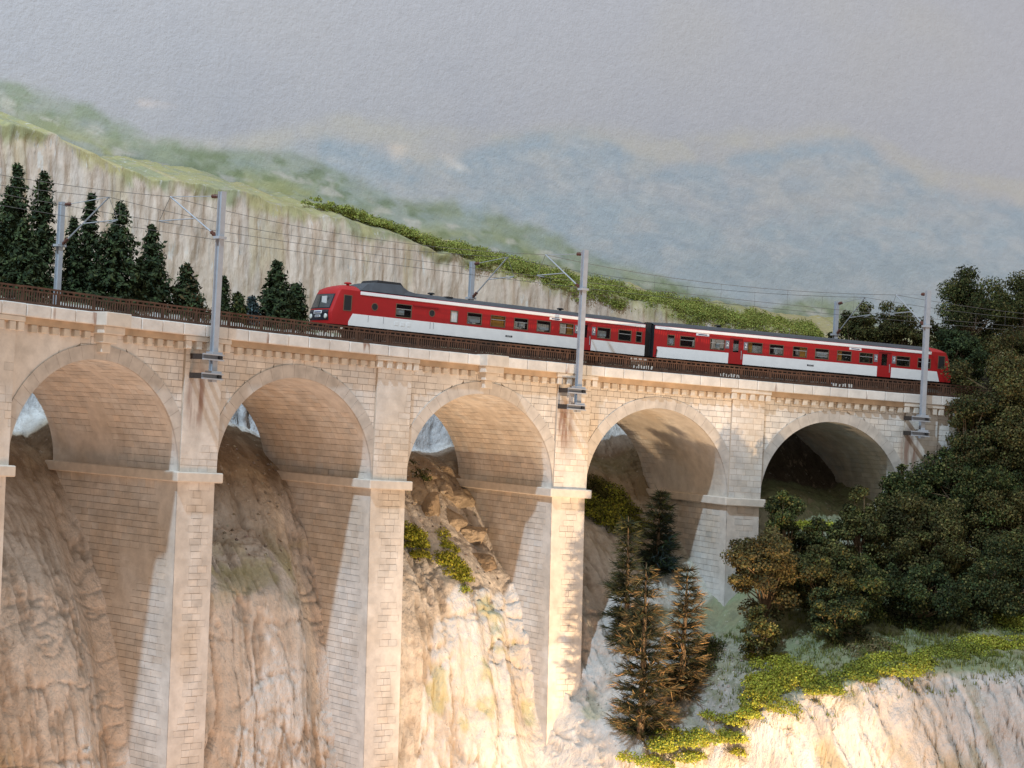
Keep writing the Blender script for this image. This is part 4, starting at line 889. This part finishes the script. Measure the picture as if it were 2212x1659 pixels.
# ================================================================== CATENARY
def mast(u, side, label):
    front = side < 0; d = -0.95 if front else DV + 0.95; s = 1 if front else -1      # s: towards the track
    hb_, ht = (5.0, 15.5) if front else (7.2, 15.3)
    t = thing('catenary_mast', tuple(W(u, d, hb_)), label, 'mast', 'catenary masts on the viaduct')
    w = 0.165 if front else 0.125
    m = MB(); m.ubox(u - w / BAY, u + w / BAY, d - 0.17, d - 0.14, hb_, ht); m.ubox(u - w / BAY, u + w / BAY, d + 0.14, d + 0.17, hb_, ht); m.ubox(u - 0.02 / BAY, u + 0.02 / BAY, d - 0.14, d + 0.14, hb_, ht)
    m.build('post', M['zinc'], t)
    if front:
        for h in (6.2, 5.15):
            m = MB().ubox(u - 1.0 / BAY, u + 0.42 / BAY, d - 0.42, d - 0.24, h + 0.26, h + 0.33).ubox(u - 1.0 / BAY, u + 0.42 / BAY, d - 0.42, d - 0.24, h - 0.02, h + 0.05)
            cl = m.build('wall_clamp', M['zinc'], t); MB().ubox(u - 1.0 / BAY, u + 0.42 / BAY, d - 0.29, d - 0.24, h + 0.05, h + 0.26).build('clamp_web', M['web'], cl)
            MB().ubox(u - 1.0 / BAY, u - 0.86 / BAY, d - 0.24, -0.1, h, h + 0.30).build('clamp_arm', M['under'], cl); MB().ubox(u + 0.26 / BAY, u + 0.40 / BAY, d - 0.24, -0.1, h, h + 0.30).build('clamp_arm', M['zinc'], cl)
            MB().ubox(u - 0.34 / BAY, u + 0.34 / BAY, d - 0.34, d + 0.26, h + 0.33, h + 0.46).build('collar', M['zinc'], cl)
            p = W(u + 0.18 / BAY, d - 0.30, h + 0.17); q = W(u + 0.18 / BAY, d - 0.40, h + 0.17); MB().tube([p, q], 0.11, 10).build('bolt', M['black'], cl)
    else:
        MB().ubox(u - 0.5 / BAY, u + 0.5 / BAY, DV + 0.2, d + 0.3, 7.0, 7.3).build('wall_clamp', M['zinc'], t)
    dt = 3.6 if front else 7.9; o = 0.25 * s
    hi, lo = (15.25, 13.0) if front else (15.1, 12.75)
    A = W(u, d + o, hi); B = W(u, dt, 15.4); C = W(u, d + o, lo)
    ins = lambda p, q, k0, k1: MB().tube([p + (q - p) * x for x in np.linspace(k0, k1, 7)], [0.06, 0.12, 0.08, 0.13, 0.08, 0.12, 0.06], 8)
    MB().ubox(u - 0.27 / BAY, u + 0.27 / BAY, d - 0.25, d + 0.25, lo - 0.12, lo + 0.02).build('bracket', M['zinc'], t)
    MB().tube([A, B], 0.022, 5).build('top_stay', M['zinc'], t); ins(A, B, 0.02, 0.15).build('insulator', M['insul'], t)
    MB().tube([C, B], 0.045, 6).build('cantilever_tube', M['zinc'], t); ins(C, B, 0.01, 0.13).build('insulator', M['insul'], t)
    Dp = C + (B - C) * 0.45; E_ = W(u, dt + 0.9 * s, 14.05); F = W(u, dt, 13.9)
    MB().tube([Dp, E_], 0.035, 6).build('registration_arm', M['zinc'], t); MB().tube([W(u, dt + 0.75 * s, 14.0), F], 0.03, 5).build('steady_arm', M['zinc'], t)
    MB().tube([B, E_], 0.015, 4).build('hanger', M['wire'], t)
    return t
for u, w in zip(MAST_U, ('clamped to the pier ahead of the train front', 'in front of the railcar door', 'in front of the trailer cab')): mast(u, -1, 'grey steel catenary mast ' + w)
for u, w in zip((0.93, 2.965, 4.955), ('among the dark conifers behind the rusty railing', 'rising behind the railcar roof', 'rising behind the trailer car roof before dark trees')): mast(u, 1, 'grey steel catenary mast ' + w)
def wires(dt, masts, label):
    t = thing('overhead_wire', tuple(W(masts[1], dt, 14)), label, 'wire', 'overhead wires of the two tracks')
    span = [masts[0] - 2.0] + list(masts) + [masts[-1] + 2.0]
    ms, cs, dr = [], [], MB()
    for a_, b_ in zip(span[:-1], span[1:]):
        k = np.linspace(0, 1, 17)[:-1]; us_ = a_ + (b_ - a_) * k; ms.append(W(us_, dt, 15.4 - 1.0 * 4 * k * (1 - k) * 0.55)); cs.append(W(us_, dt, 13.9 + 0 * k))
        for k in (0.12, 0.31, 0.5, 0.69, 0.88): x = a_ + (b_ - a_) * k; MB.tube(dr, [W(x, dt, 15.4 - 2.2 * k * (1 - k)), W(x, dt, 13.9)], 0.008, 4)
    MB().tube(np.concatenate(ms), 0.015, 5).build('messenger_wire', M['wire'], t); MB().tube(np.concatenate(cs), 0.015, 5).build('contact_wire', M['wire'], t)
    tag(dr.build('droppers', M['wire'], t), kind='stuff')
wires(3.6, MAST_U, 'thin overhead wire pair carried by the parapet masts above the train'); wires(7.9, (0.93, 2.965, 4.955), 'thin overhead wire pair carried by the rear masts over the empty track')

# ================================================================== TREES AND PLANTS
def leaves(centres, size, nrm=None, cols=None, aspect=0.6, jit=0.8):
    """small folded leaf quads"""
    n = len(centres); r = RNG.normal(size=(n, 3))
    nn = r if nrm is None else nrm + jit * r
    nn /= np.linalg.norm(nn, axis=1)[:, None] + 1e-9
    t = np.cross(nn, RNG.normal(size=(n, 3))); t /= np.linalg.norm(t, axis=1)[:, None] + 1e-9; b = np.cross(nn, t)
    size = np.broadcast_to(size, (n,))[:, None]
    tip = nn * size * RNG.uniform(-0.25, 0.25, (n, 1))
    v = np.stack([centres - t * size * 0.5, centres - b * size * aspect * 0.5 + tip * 0.3, centres + t * size * 0.5 + tip, centres + b * size * aspect * 0.5 + tip * 0.3], 1).reshape(-1, 3)
    return v, np.arange(n * 4).reshape(-1, 4), np.repeat(cols, 4, axis=0)
def palette(n, cols, var=0.18):
    c = np.array(cols)[RNG.integers(0, len(cols), n)]; return np.clip(c * RNG.normal(1, var, (n, 1)) * RNG.normal(1, 0.05, (n, 3)), 0.003, 0.9)
def conifer(pos, height, radius, cols, label, group=None, style='dense', lean=0.0, top_r=0.04, name='conifer'):
    t = thing(name, tuple(pos), label, 'conifer', group); pos = np.array(pos); seed = RNG.integers(0, 1000)
    wob = np.array([RNG.normal(0, 0.03), RNG.normal(0, 0.03), 0]) * height
    tp = [pos + np.array([0, 0, height * k]) + wob * k * k for k in (-0.04, 0.35, 0.7, 1.0)]
    MB().tube(tp, [0.02 * height + 0.03, 0.016 * height + 0.02, 0.009 * height + 0.015, 0.012], 7).build('trunk', M['bark'], t)
    ctr, nr, sz, tan = [], [], [], []
    lev = int((20 if style == 'dense' else 17) * (height / 8) ** 0.5) + 5
    V, Q, Cc = [], [], []; nv = 0
    for li in range(lev):
        k = (li + RNG.uniform(0, 0.6)) / lev; z = height * (0.04 + 0.94 * k)
        R = radius * ((1 - k) ** (0.72 if style == 'dense' else 0.5) + top_r) * (RNG.uniform(0.85, 1.15) if style == 'dense' else RNG.uniform(0.6, 1.2))
        nb = max(5, int((8 + 12 * R / radius) * (1.0 if style == 'dense' else 0.85)))
        for bi in range(nb):
            a = RNG.uniform(0, 2 * np.pi); L = R * RNG.uniform(0.6, 1.12); droop = RNG.uniform(0.05, 0.45) if style == 'dense' else RNG.uniform(-0.35, 0.25)
            m = max(4, int(L / (0.15 if style == 'dense' else 0.13))); s = np.linspace(0.08, 1, m)
            p = np.stack([np.cos(a) * L * s, np.sin(a) * L * s, z + (0.10 * s - droop * s * s) * L], 1) + pos + wob * k * k
            if style == 'dense':
                p = np.repeat(p, 3, 0) + RNG.normal(0, 0.10, (m * 3, 3)); nn = np.tile(np.array([np.cos(a) * 0.7, np.sin(a) * 0.7, 0.7]), (m * 3, 1))
                v, q, c = leaves(p, RNG.uniform(0.22, 0.46, m * 3) * min(1, 0.5 + radius / 3), nn, palette(m * 3, cols), 0.45, 0.55)
            else:
                p = np.repeat(p, 4, 0); n5 = m * 4; d = np.tile(np.array([np.cos(a), np.sin(a), 0.1]), (n5, 1)) + RNG.normal(0, 0.34, (n5, 3)); d /= np.linalg.norm(d, axis=1)[:, None]
                ln_ = RNG.uniform(0.3, 0.75, (n5, 1)); sd = np.cross(d, RNG.normal(size=(n5, 3))); sd /= np.linalg.norm(sd, axis=1)[:, None]; wdt = 0.027
                v = np.stack([p - sd * wdt, p + sd * wdt, p + d * ln_ + sd * wdt * 0.3, p + d * ln_ - sd * wdt * 0.3], 1).reshape(-1, 3); q = np.arange(n5 * 4).reshape(-1, 4); tipm = (np.repeat(s, 4) + RNG.normal(0, 0.18, n5) > 0.55)[:, None]; c = np.repeat(np.where(tipm, palette(n5, cols, 0.35), palette(n5, [(0.035, 0.045, 0.022), (0.05, 0.05, 0.025)], 0.3)), 4, 0)  # inner needles darker, painting crown shade; tips take the tree's own colours
            V.append(v); Q.append(q + nv); Cc.append(c); nv += len(v)
    me = make_mesh('crown', np.concatenate(V), np.concatenate(Q), np.concatenate(Cc)); link('crown', me, M['foliage'], t)
    return t
def broadleaf(pos, height, radius, cols, label, group='broadleaf trees on the slope', dens=1.0, trunk_h=0.3, twigcol=None, leaf=(0.10, 0.24), squash=1.0, name='broadleaf_tree', cat='tree'):
    t = thing(name, tuple(pos), label, cat, group); pos = np.array(pos)
    cen = pos + np.array([0, 0, height * (trunk_h + (1 - trunk_h) * 0.5)]); rz = height * (1 - trunk_h) * 0.5
    nc = int(66 * dens * max(1, radius / 3)); V, Q, Cc = [], [], []; nv = 0; tw = MB()
    top = pos + np.array([RNG.normal(0, 0.1), RNG.normal(0, 0.1), height * 0.75])
    tw.tube([pos - np.array([0, 0, 0.3]), pos + (top - pos) * 0.4 + RNG.normal(0, 0.08, 3), top], [0.035 * height ** 0.9 + 0.04, 0.025 * height ** 0.9 + 0.02, 0.02], 7)
    for k in range(nc):
        dv = RNG.normal(size=3); dv /= np.linalg.norm(dv); rr = RNG.uniform(0.2, 1.0) ** 0.5
        c = cen + dv * rr * np.array([radius, radius, rz * squash]) * RNG.uniform(0.68, 1.18)
        cr_ = (radius * max(radius, rz)) ** 0.5 * RNG.uniform(0.13, 0.34)
        st = pos + (top - pos) * RNG.uniform(0.25, 0.8); mid = (st + c) / 2 + RNG.normal(0, 0.12, 3); tw.tube([st, mid, c], [0.065, 0.04, 0.018], 4)
        n = int(400 * dens * (cr_ / 0.8) ** 1.5) + 40
        d = RNG.normal(size=(n, 3)); d /= np.linalg.norm(d, axis=1)[:, None]; p = c + d * cr_ * RNG.uniform(0.45, 1.1, (n, 1)) * np.array([1, 1, 0.75])
        tone = RNG.uniform(0.6, 1.45)
        v, q, cc_ = leaves(p, RNG.uniform(*leaf, n), d + np.array([0, 0, 0.35]), palette(n, cols) * tone, 0.7, 0.9)
        V.append(v); Q.append(q + nv); Cc.append(cc_); nv += len(v)
    tw.build('trunk', twigcol or M['bark'], t)
    link('crown', make_mesh('crown', np.concatenate(V), np.concatenate(Q), np.concatenate(Cc)), M['foliage'], t); return t
def clump_cloud(points, rads, cols, n_per, leaf=(0.12, 0.26), squash=0.7):
    V, Q, Cc = [], [], []; nv = 0
    for c, r in zip(points, rads):
        n = int(n_per * (r / 0.6) ** 1.6) + 20
        d = RNG.normal(size=(n, 3)); d[:, 2] = np.abs(d[:, 2]) * 0.9 - 0.15; d /= np.linalg.norm(d, axis=1)[:, None]; p = c + d * r * RNG.uniform(0.5, 1.1, (n, 1)) * np.array([1, 1, squash])
        v, q, cc_ = leaves(p, RNG.uniform(*leaf, n), d + np.array([0, 0, 0.4]), palette(n, cols) * RNG.uniform(0.8, 1.2), 0.75, 0.8); V.append(v); Q.append(q + nv); Cc.append(cc_); nv += len(v)
    return np.concatenate(V), np.concatenate(Q), np.concatenate(Cc)
def bush(px, label, cols, rad, spread, n=7, dens=160, name='bush', d=None, leaf=(0.08, 0.18)):
    """low foam bush on the ground round a picture point"""
    if d is None: u, d, h = hit(*px)
    else: u, d, h = at_d(px[0], px[1], d)
    pts = []; n = int(n * 1.8); rad = rad * 1.5
    for k in range(n):
        du, dd_ = RNG.normal(0, spread[0]) / BAY, RNG.normal(0, spread[1]); g_ = ground_h(u + du, d + dd_)
        if g_ < h - 2.0: dd_ = abs(dd_); g_ = max(ground_h(u + du, d + dd_), h - 1.0)
        pts.append(W(u + du, d + dd_, min(g_, h + 2.0) + rad * 0.02))
    t = thing(name, tuple(W(u, d, h)), label, 'bush', 'low bushes on the rocks')
    v, q, c = clump_cloud(pts, RNG.uniform(0.6, 1.15, n) * rad, cols, dens * 2.4, leaf, 0.62)
    link('foliage', make_mesh('foliage', v, q, c), M['foliage'], t)
    m = MB()
    for p in pts: m.tube([p - np.array([0, 0, rad * 0.4]), p + np.array([0, 0, rad * 0.2])], [0.03, 0.015], 4)
    tag(m.build('stems', M['bark'], t), kind='stuff')
    return t
DARK = [(0.030, 0.046, 0.018), (0.044, 0.064, 0.024), (0.022, 0.036, 0.017), (0.060, 0.078, 0.028)]
BLUE = [(0.05, 0.075, 0.070), (0.035, 0.055, 0.055), (0.10, 0.13, 0.13)]
OLIVE = [(0.085, 0.076, 0.028), (0.115, 0.095, 0.032), (0.055, 0.055, 0.022), (0.13, 0.095, 0.034)]
MIX = [(0.052, 0.058, 0.018), (0.085, 0.075, 0.022), (0.035, 0.044, 0.015), (0.065, 0.075, 0.022), (0.15, 0.135, 0.045)]
GREEN = [(0.038, 0.056, 0.017), (0.055, 0.075, 0.020), (0.030, 0.042, 0.015), (0.13, 0.125, 0.04)]
BROWN = [(0.23, 0.15, 0.07), (0.14, 0.10, 0.045), (0.32, 0.21, 0.09), (0.055, 0.055, 0.028), (0.035, 0.045, 0.022), (0.09, 0.085, 0.035)]
LIME = [(0.32, 0.34, 0.035), (0.42, 0.41, 0.05), (0.23, 0.26, 0.035), (0.36, 0.34, 0.06)]
MOSSY = [(0.22, 0.25, 0.035), (0.29, 0.30, 0.045), (0.15, 0.18, 0.035)]
def on_ledge(x, ytop, d):
    u, _, h = at_d(x, ytop, d); g_ = ground_h(u, d); return W(u, d, g_), h - g_
CON = [(12, 395, 21, 1.5, 'dark green conifer at the outer end of the row behind the railing'), (42, 350, 22, 1.55, 'tallest dark green conifer of the row behind the railing'), (95, 368, 20, 1.75, 'dense dark conifer between the tallest one and the rear mast'), (60, 470, 18, 1.7, 'short broad dark conifer in front of the two tallest ones'),
       (163, 466, 21, 1.1, 'thin pale-tipped conifer directly behind the rear mast'), (198, 417, 22, 1.5, 'dark conifer with narrow tip between rear mast and gappy conifer'), (255, 432, 18.5, 2.2, 'broad gappy dark conifer with bushy tip beside the rear mast'), (337, 483, 19, 1.75, 'dense dark green conifer at the inner end of the tall row'), (300, 560, 21, 1.5, 'low dark conifer between the gappy one and the dense one'), (407, 570, 18.5, 1.35, 'small brownish open conifer just behind the first parapet mast')]
for x, y, d, r, lb in CON:
    p, hgt = on_ledge(x, y, d); conifer(p, hgt, r * RNG.uniform(0.88, 1.08), DARK if x not in (407,) else DARK + [(0.10, 0.07, 0.03)], lb, 'conifers behind the viaduct')
for x, y, d, r, lb, cl in ((483, 597, 19, 0.75, 'slim little dark conifer between parapet mast and tiny blunt one', DARK), (517, 632, 19, 0.5, 'tiny blunt green conifer between slim and frosted ones', GREEN), (545, 641, 19, 0.62, 'tiny frosted blue-grey conifer behind the railing', BLUE), (603, 562, 19, 1.75, 'bushy dark green fir standing ahead of the train front', DARK), (640, 612, 20, 1.1, 'small round dark fir tucked beside the bushy fir', DARK)):
    p, hgt = on_ledge(x, y, d); conifer(p, hgt, r * 1.05, cl, lb, 'conifers behind the viaduct', top_r=0.35 if x == 517 else (0.2 if x == 640 else 0.04))
# front conifers below the viaduct
def con_front(xb, yb, yt, r, cols, lb, style):
    u, d, h = hit(xb, yb); p = W(u, d, h - 0.2); dist = np.linalg.norm(p - EYE); conifer(p, (yb - yt) / FPX * dist * 1.0, r, cols, lb, 'conifers at the foot of the viaduct', style)
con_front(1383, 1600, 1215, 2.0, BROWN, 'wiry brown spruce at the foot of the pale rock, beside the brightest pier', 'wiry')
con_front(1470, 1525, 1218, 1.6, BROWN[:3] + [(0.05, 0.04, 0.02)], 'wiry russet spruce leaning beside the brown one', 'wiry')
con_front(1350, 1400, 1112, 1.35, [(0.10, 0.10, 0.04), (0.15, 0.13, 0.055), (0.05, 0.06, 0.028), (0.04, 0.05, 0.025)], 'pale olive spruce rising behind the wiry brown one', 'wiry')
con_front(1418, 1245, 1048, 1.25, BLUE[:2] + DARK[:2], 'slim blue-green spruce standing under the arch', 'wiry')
# broadleaf trees on the right slope: picture box of the crown, ground point
def tree_box(x0, x1, y0, yb, cols, lb, xb=None, d=None, dens=1.0, th=0.06, lift=0.0, leaf=(0.10, 0.24)):
    xb = xb or (x0 + x1) / 2
    if d is None: u, d, h = hit(xb, yb)
    else: u, d, h0 = at_d(xb, yb, d); h = min(ground_h(u, d), h0 + 1.0)
    p = W(u, d, h - 0.1); dist = np.linalg.norm(p - EYE); k = dist / FPX
    u2, _, ht = at_d((x0 + x1) / 2, y0, d); broadleaf(p, ht - h, (x1 - x0) / 2 * k * 1.12, cols, lb, dens=dens, trunk_h=th, leaf=leaf)
tree_box(1565, 1715, 1118, 1415, OLIVE, 'olive-brown tree with pale branching trunk before the lilac pier face', xb=1648, th=0.30, d=-6.5)
tree_box(1643, 1740, 1062, 1290, GREEN, 'round dark green tree at the pier foot behind the olive one', d=-4.0)
tree_box(1712, 1850, 1150, 1390, MIX, 'dark mixed green tree in the middle of the grove', d=-8.0)
tree_box(1790, 1920, 1190, 1395, GREEN, 'low dense dark tree beside the mossy turf', d=-9.0)
tree_box(1805, 1895, 1058, 1300, MIX, 'narrow dark tree standing before the darkest arch', d=-4.5)
tree_box(1885, 2055, 1045, 1330, OLIVE[:3] + MIX, 'large brownish tree below the last mast clamp', d=-5.0)
tree_box(1900, 2070, 1210, 1400, GREEN + DARK, 'wide dark tree spreading low over the turf', d=-9.0)
tree_box(2040, 2235, 1180, 1395, MIX + DARK, 'big dark tree at the lower end of the grove', d=-8.5)
tree_box(2085, 2250, 1040, 1260, OLIVE + MIX, 'brown-tinged round tree high in the grove', d=-5.0)
tree_box(1975, 2180, 965, 1180, GREEN, 'broad green tree under the viaduct end', d=-2.5)
tree_box(2110, 2260, 880, 1120, MIX, 'dark tree at the outer edge above the grove', d=-2.0)
tree_box(2035, 2150, 845, 1010, OLIVE + GREEN, 'bushy tree covering the end of the coping', d=-1.8)
tree_box(2080, 2270, 715, 960, OLIVE + MIX, 'olive tree rising above the end of the parapet', d=-1.5)
tree_box(1905, 2010, 995, 1120, GREEN, 'small green tree tucked against the last arch', d=-2.0)
tree_box(1730, 1815, 1108, 1260, MIX + GREEN, 'dark bushy tree between the round green one and the narrow one', d=-3.5)
tree_box(1745, 1850, 1255, 1415, DARK + MIX, 'low black-green thicket tree on the edge of the turf', d=-10.0)
tree_box(1600, 1690, 1300, 1440, MIX, 'small twiggy tree at the foot of the olive one', d=-8.0, dens=0.6)
tree_box(1960, 2090, 1110, 1320, MIX + OLIVE[:2], 'mottled tree filling the middle of the grove', d=-6.5)
tree_box(2150, 2290, 1120, 1330, MIX, 'dark tree at the outer end of the grove', d=-7.0)
# behind the train
tree_box(1800, 1900, 655, 800, MIX, 'dark shrub tree behind the rear mast and trailer roof', d=15, th=0.1)
tree_box(1885, 1995, 660, 810, OLIVE[:2] + MIX, 'brownish shrub tree behind the trailer roof', d=15.5, th=0.1)
tree_box(2005, 2160, 582, 850, GREEN + MIX, 'tall dark tree behind the trailer cab', d=16, th=0.1)
tree_box(2130, 2290, 590, 860, MIX, 'tall dark tree beyond the trailer cab at the hill top', d=17, th=0.1)
tree_box(2000, 2110, 700, 880, DARK, 'very dark bushy tree close behind the trailer nose', d=13.5, th=0.1)
# bushes
bush((1690, 1470), 'wide yellow-green bush on the scree edge', LIME, 0.75, (1.3, 1.6), 16, 170)
bush((1615, 1565), 'bright lime bush on the lip of the lit rock', LIME, 0.55, (1.6, 0.6), 12, 170)
bush((1465, 1615), 'bright yellow-green bush below the wiry spruces', LIME, 0.6, (1.8, 0.6), 12, 170)
bush((1860, 1462), 'yellow-green bush along the turf rim', MOSSY, 0.55, (1.5, 0.7), 12, 160)
bush((1945, 1440), 'yellow-green bush halfway along the turf rim', LIME, 0.62, (1.3, 0.7), 11, 160)
bush((2050, 1420), 'mossy green bush beside the dry twigs on the rim', MOSSY, 0.62, (1.5, 0.8), 12, 160)
bush((2160, 1400), 'mossy green bush at the outer turf rim', LIME, 0.7, (1.5, 0.9), 12, 160)
bush((2195, 1350), 'leafy green bush under the big dark tree', MOSSY, 0.75, (0.8, 0.8), 7, 160)
bush((1900, 1405), 'dry brown twiggy bush on the pale turf', [(0.20, 0.15, 0.07), (0.16, 0.13, 0.06), (0.10, 0.10, 0.04)], 0.6, (1.0, 0.7), 7, 60)
bush((1530, 1410), 'dark green bush between russet spruce and olive tree', GREEN, 0.6, (0.7, 0.6), 6, 150)
bush((1772, 1112), 'lime bush at the mouth of the darkest arch', LIME, 0.6, (1.0, 0.5), 7, 150, d=-1.5)
bush((1310, 1110), 'olive-green bush under the arch beside the brightest pier', MOSSY + [(0.07, 0.08, 0.025)], 0.8, (1.3, 0.9), 12, 150)
bush((1285, 1060), 'small dark olive bush high under the arch', [(0.07, 0.075, 0.02), (0.09, 0.09, 0.025)], 0.55, (0.5, 0.6), 5, 150)
bush((893, 1165), 'yellow moss bush against the shaded pier on the boulder slope', LIME, 0.5, (0.35, 0.5), 8, 170)
bush((968, 1210), 'bright yellow-green moss cushion hanging on the boulders', LIME, 0.52, (0.4, 1.1), 13, 170)
bush((885, 1020), 'dark green weed behind the impost on the boulder slope', GREEN, 0.45, (0.3, 0.5), 5, 120)
# foam shrubbery along the cliff edge
CLX = [(x, at_d(x, float(np.interp(x, [690, 860, 1060, 1330, 1650, 1800], [455, 508, 568, 640, 708, 735])), 36.5)[0]) for x in range(680, 1820, 60)]
n = 1150; xs_ = np.sort(690 + 1110 * RNG.uniform(0, 1, n) ** 0.85); pts = []
band = np.interp(xs_, [690, 800, 900, 1050, 1250, 1500, 1700, 1800], [1.0, 1.3, 1.6, 2.2, 2.6, 2.4, 2.2, 1.8])
for x, bw in zip(xs_, band):
    u = float(np.interp(x, [e_[0] for e_ in CLX], [e_[1] for e_ in CLX])); lump = 0.45 + 1.1 * float(fbm(x * 0.035, 0.0, 0, 3, 160)); k = RNG.uniform(-0.5 if x > 1020 else -0.15, 1) * bw * lump
    off = np.interp(x, [690, 800, 900, 1000], [1.5, 1.2, 0.7, 0.1])
    pts.append(W(u, 36.2 + max(0, k + off) * 1.6, float(np.interp(u, cu, chh)) + (k + off) * (0.55 if k > 0 else 1.0) + 0.1))
v, q, c = clump_cloud(pts, RNG.uniform(0.16, 0.9, n) ** 1.2 * np.interp(xs_, [690, 950], [0.55, 1.0]), [(0.30, 0.34, 0.075), (0.38, 0.40, 0.10), (0.20, 0.24, 0.05), (0.33, 0.32, 0.08)], 150, (0.07, 0.18), 0.85)
tag(link('shrubbery', make_mesh('shrubbery', v, q, c), M['foliage']), 'low green foam shrubbery along the cliff edge', 'shrubbery', kind='stuff')

# ---- boulders on the slope of the third bay
def boulder(px, r, label, col, squash=(1.2, 0.9, 0.8)):
    u, d, h = hit(*px); c = W(u, d, h); k1, k2 = 26, 15; th = np.linspace(0, 2 * np.pi, k1); ph = np.linspace(0, np.pi, k2); TH, PHI = np.meshgrid(th, ph, indexing='ij')
    x, y, z = np.cos(TH) * np.sin(PHI), np.sin(TH) * np.sin(PHI), np.cos(PHI)
    sd = int(RNG.integers(0, 999)); pl = RNG.normal(size=(13, 3)); pl /= np.linalg.norm(pl, axis=1)[:, None]; dirs = np.stack([x, y, z], -1)
    rr = np.min(np.minimum(0.62 / np.maximum(dirs @ pl.T, 0.05), 1.2), -1) + 0.12 * (fbm(x * 3 + 9, y * 3, z * 3, 3, sd) - 0.5)
    v = dirs * rr[..., None] * r * np.array(squash); cols = lerp(col, np.array(col) * 0.55, sstep(0.5, 0.7, fbm(x * 2 + 5, y * 2, z * 2, 4, sd + 3)))
    me = make_mesh('boulder', v.reshape(-1, 3) , grid_faces(k1, k2)[:, ::-1], cols.reshape(-1, 3)); o = link('boulder', me, M['rock']); o.location = c; o.rotation_euler = (RNG.uniform(-.3, .3), RNG.uniform(-.3, .3), RNG.uniform(0, 6)); tag(o, label, 'boulder', 'boulders under the third arch')
BC = (0.46, 0.37, 0.27)
for px, r, lb in (((900, 1075), 0.9, 'grey-brown boulder right beside the impost of the shaded pier'), ((925, 1105), 1.0, 'squarish tan boulder below the grey-brown one'), ((985, 1085), 1.0, 'angular pale boulder against the arch pier wall'), ((975, 1130), 0.9, 'flat tan boulder above the moss cushion'), ((1020, 1160), 0.9, 'rough tan boulder wedged against the pier wall'), ((955, 1060), 0.8, 'dark cracked boulder under the loose slabs'), ((1045, 1215), 0.8, 'pale boulder at the foot of the boulder slope'), ((925, 1035), 0.7, 'slab-like tan boulder at the top of the slope'), ((960, 1020), 0.7, 'splintered brown boulder just below the ledge')):
    boulder(px, r * 1.45, lb, BC if RNG.uniform() > 0.4 else (0.34, 0.26, 0.18))

# ---- grass tufts and loose stones on the terrace
def terrain_pt(u, d):
    i = np.clip(((u - us[0]) / (us[1] - us[0])).astype(int), 0, len(us) - 1); out = np.empty(len(u))
    for k in range(len(u)): out[k] = np.interp(-d[k], -Dg[i[k]], Hg[i[k]])
    return W(u, d, out)
n = 3800; u_ = RNG.uniform(3.5, 5.2, n); d_ = RNG.uniform(-19, -3, n); edge_d = np.interp(u_, [3.4, 3.6, 3.82, 4.12, 4.4, 4.85, 5.3], [-9.2, -12.6, -14.8, -16.4, -17.2, -18.8, -19.8]); ok = (d_ > edge_d - 0.3) & (fbm(u_ * 9, d_ * 0.5, 0, 3, 171) > 0.42)
p = terrain_pt(u_[ok], d_[ok]); p = np.repeat(p, 5, 0); p = p + RNG.normal(0, 0.10, p.shape) * np.array([1, 1, 0]); m_ = len(p)
dr_ = RNG.normal(0, 0.35, (m_, 3)) + np.array([0, 0, 1]); sd_ = np.cross(dr_, RNG.normal(size=(m_, 3))); sd_ /= np.linalg.norm(sd_, axis=1)[:, None]; hg_ = RNG.uniform(0.10, 0.34, (m_, 1))
v = np.stack([p - sd_ * 0.03, p + sd_ * 0.03, p + dr_ * hg_ + sd_ * 0.008, p + dr_ * hg_ - sd_ * 0.008], 1).reshape(-1, 3)
tag(link('grass', make_mesh('grass', v, np.arange(m_ * 4).reshape(-1, 4), np.repeat(palette(m_, [(0.16, 0.18, 0.045), (0.20, 0.21, 0.06), (0.11, 0.14, 0.04)], 0.2), 4, 0)), M['foliage']), 'thin short grass tufts on the turf terrace', 'grass', kind='stuff')
n = 1500; u_ = np.concatenate([RNG.uniform(3.12, 3.75, 900), RNG.uniform(1.0, 3.1, 600)]); d_ = np.concatenate([RNG.uniform(-13, -1, 900), RNG.uniform(4.0, 12, 600)])
edge_d = np.interp(u_, [3.1, 3.4, 3.6, 3.82], [-7.6, -9.0, -12.4, -14.6]); ok = d_ > edge_d; p = terrain_pt(u_[ok], d_[ok]); m_ = len(p)
oct_ = np.array([(1, 0, 0), (0, 1, 0), (-1, 0, 0), (0, -1, 0), (0, 0, 0.8), (0, 0, -0.5)]); tri = np.array([[0, 1, 4], [1, 2, 4], [2, 3, 4], [3, 0, 4], [1, 0, 5], [2, 1, 5], [3, 2, 5], [0, 3, 5]])
v = (p[:, None] + oct_[None] * RNG.uniform(0.04, 0.15, (m_, 1, 1)) * RNG.uniform(0.6, 1.4, (m_, 6, 1))).reshape(-1, 3)
tag(link('pebbles', make_mesh('pebbles', v, (np.arange(m_)[:, None, None] * 6 + tri[None]).reshape(-1, 3), np.repeat(palette(m_, [(0.50, 0.46, 0.40), (0.36, 0.31, 0.25), (0.24, 0.21, 0.17)], 0.15), 6, 0)), M['rock']), 'loose grey and brown pebbles scattered on the scree', 'pebbles', kind='stuff')
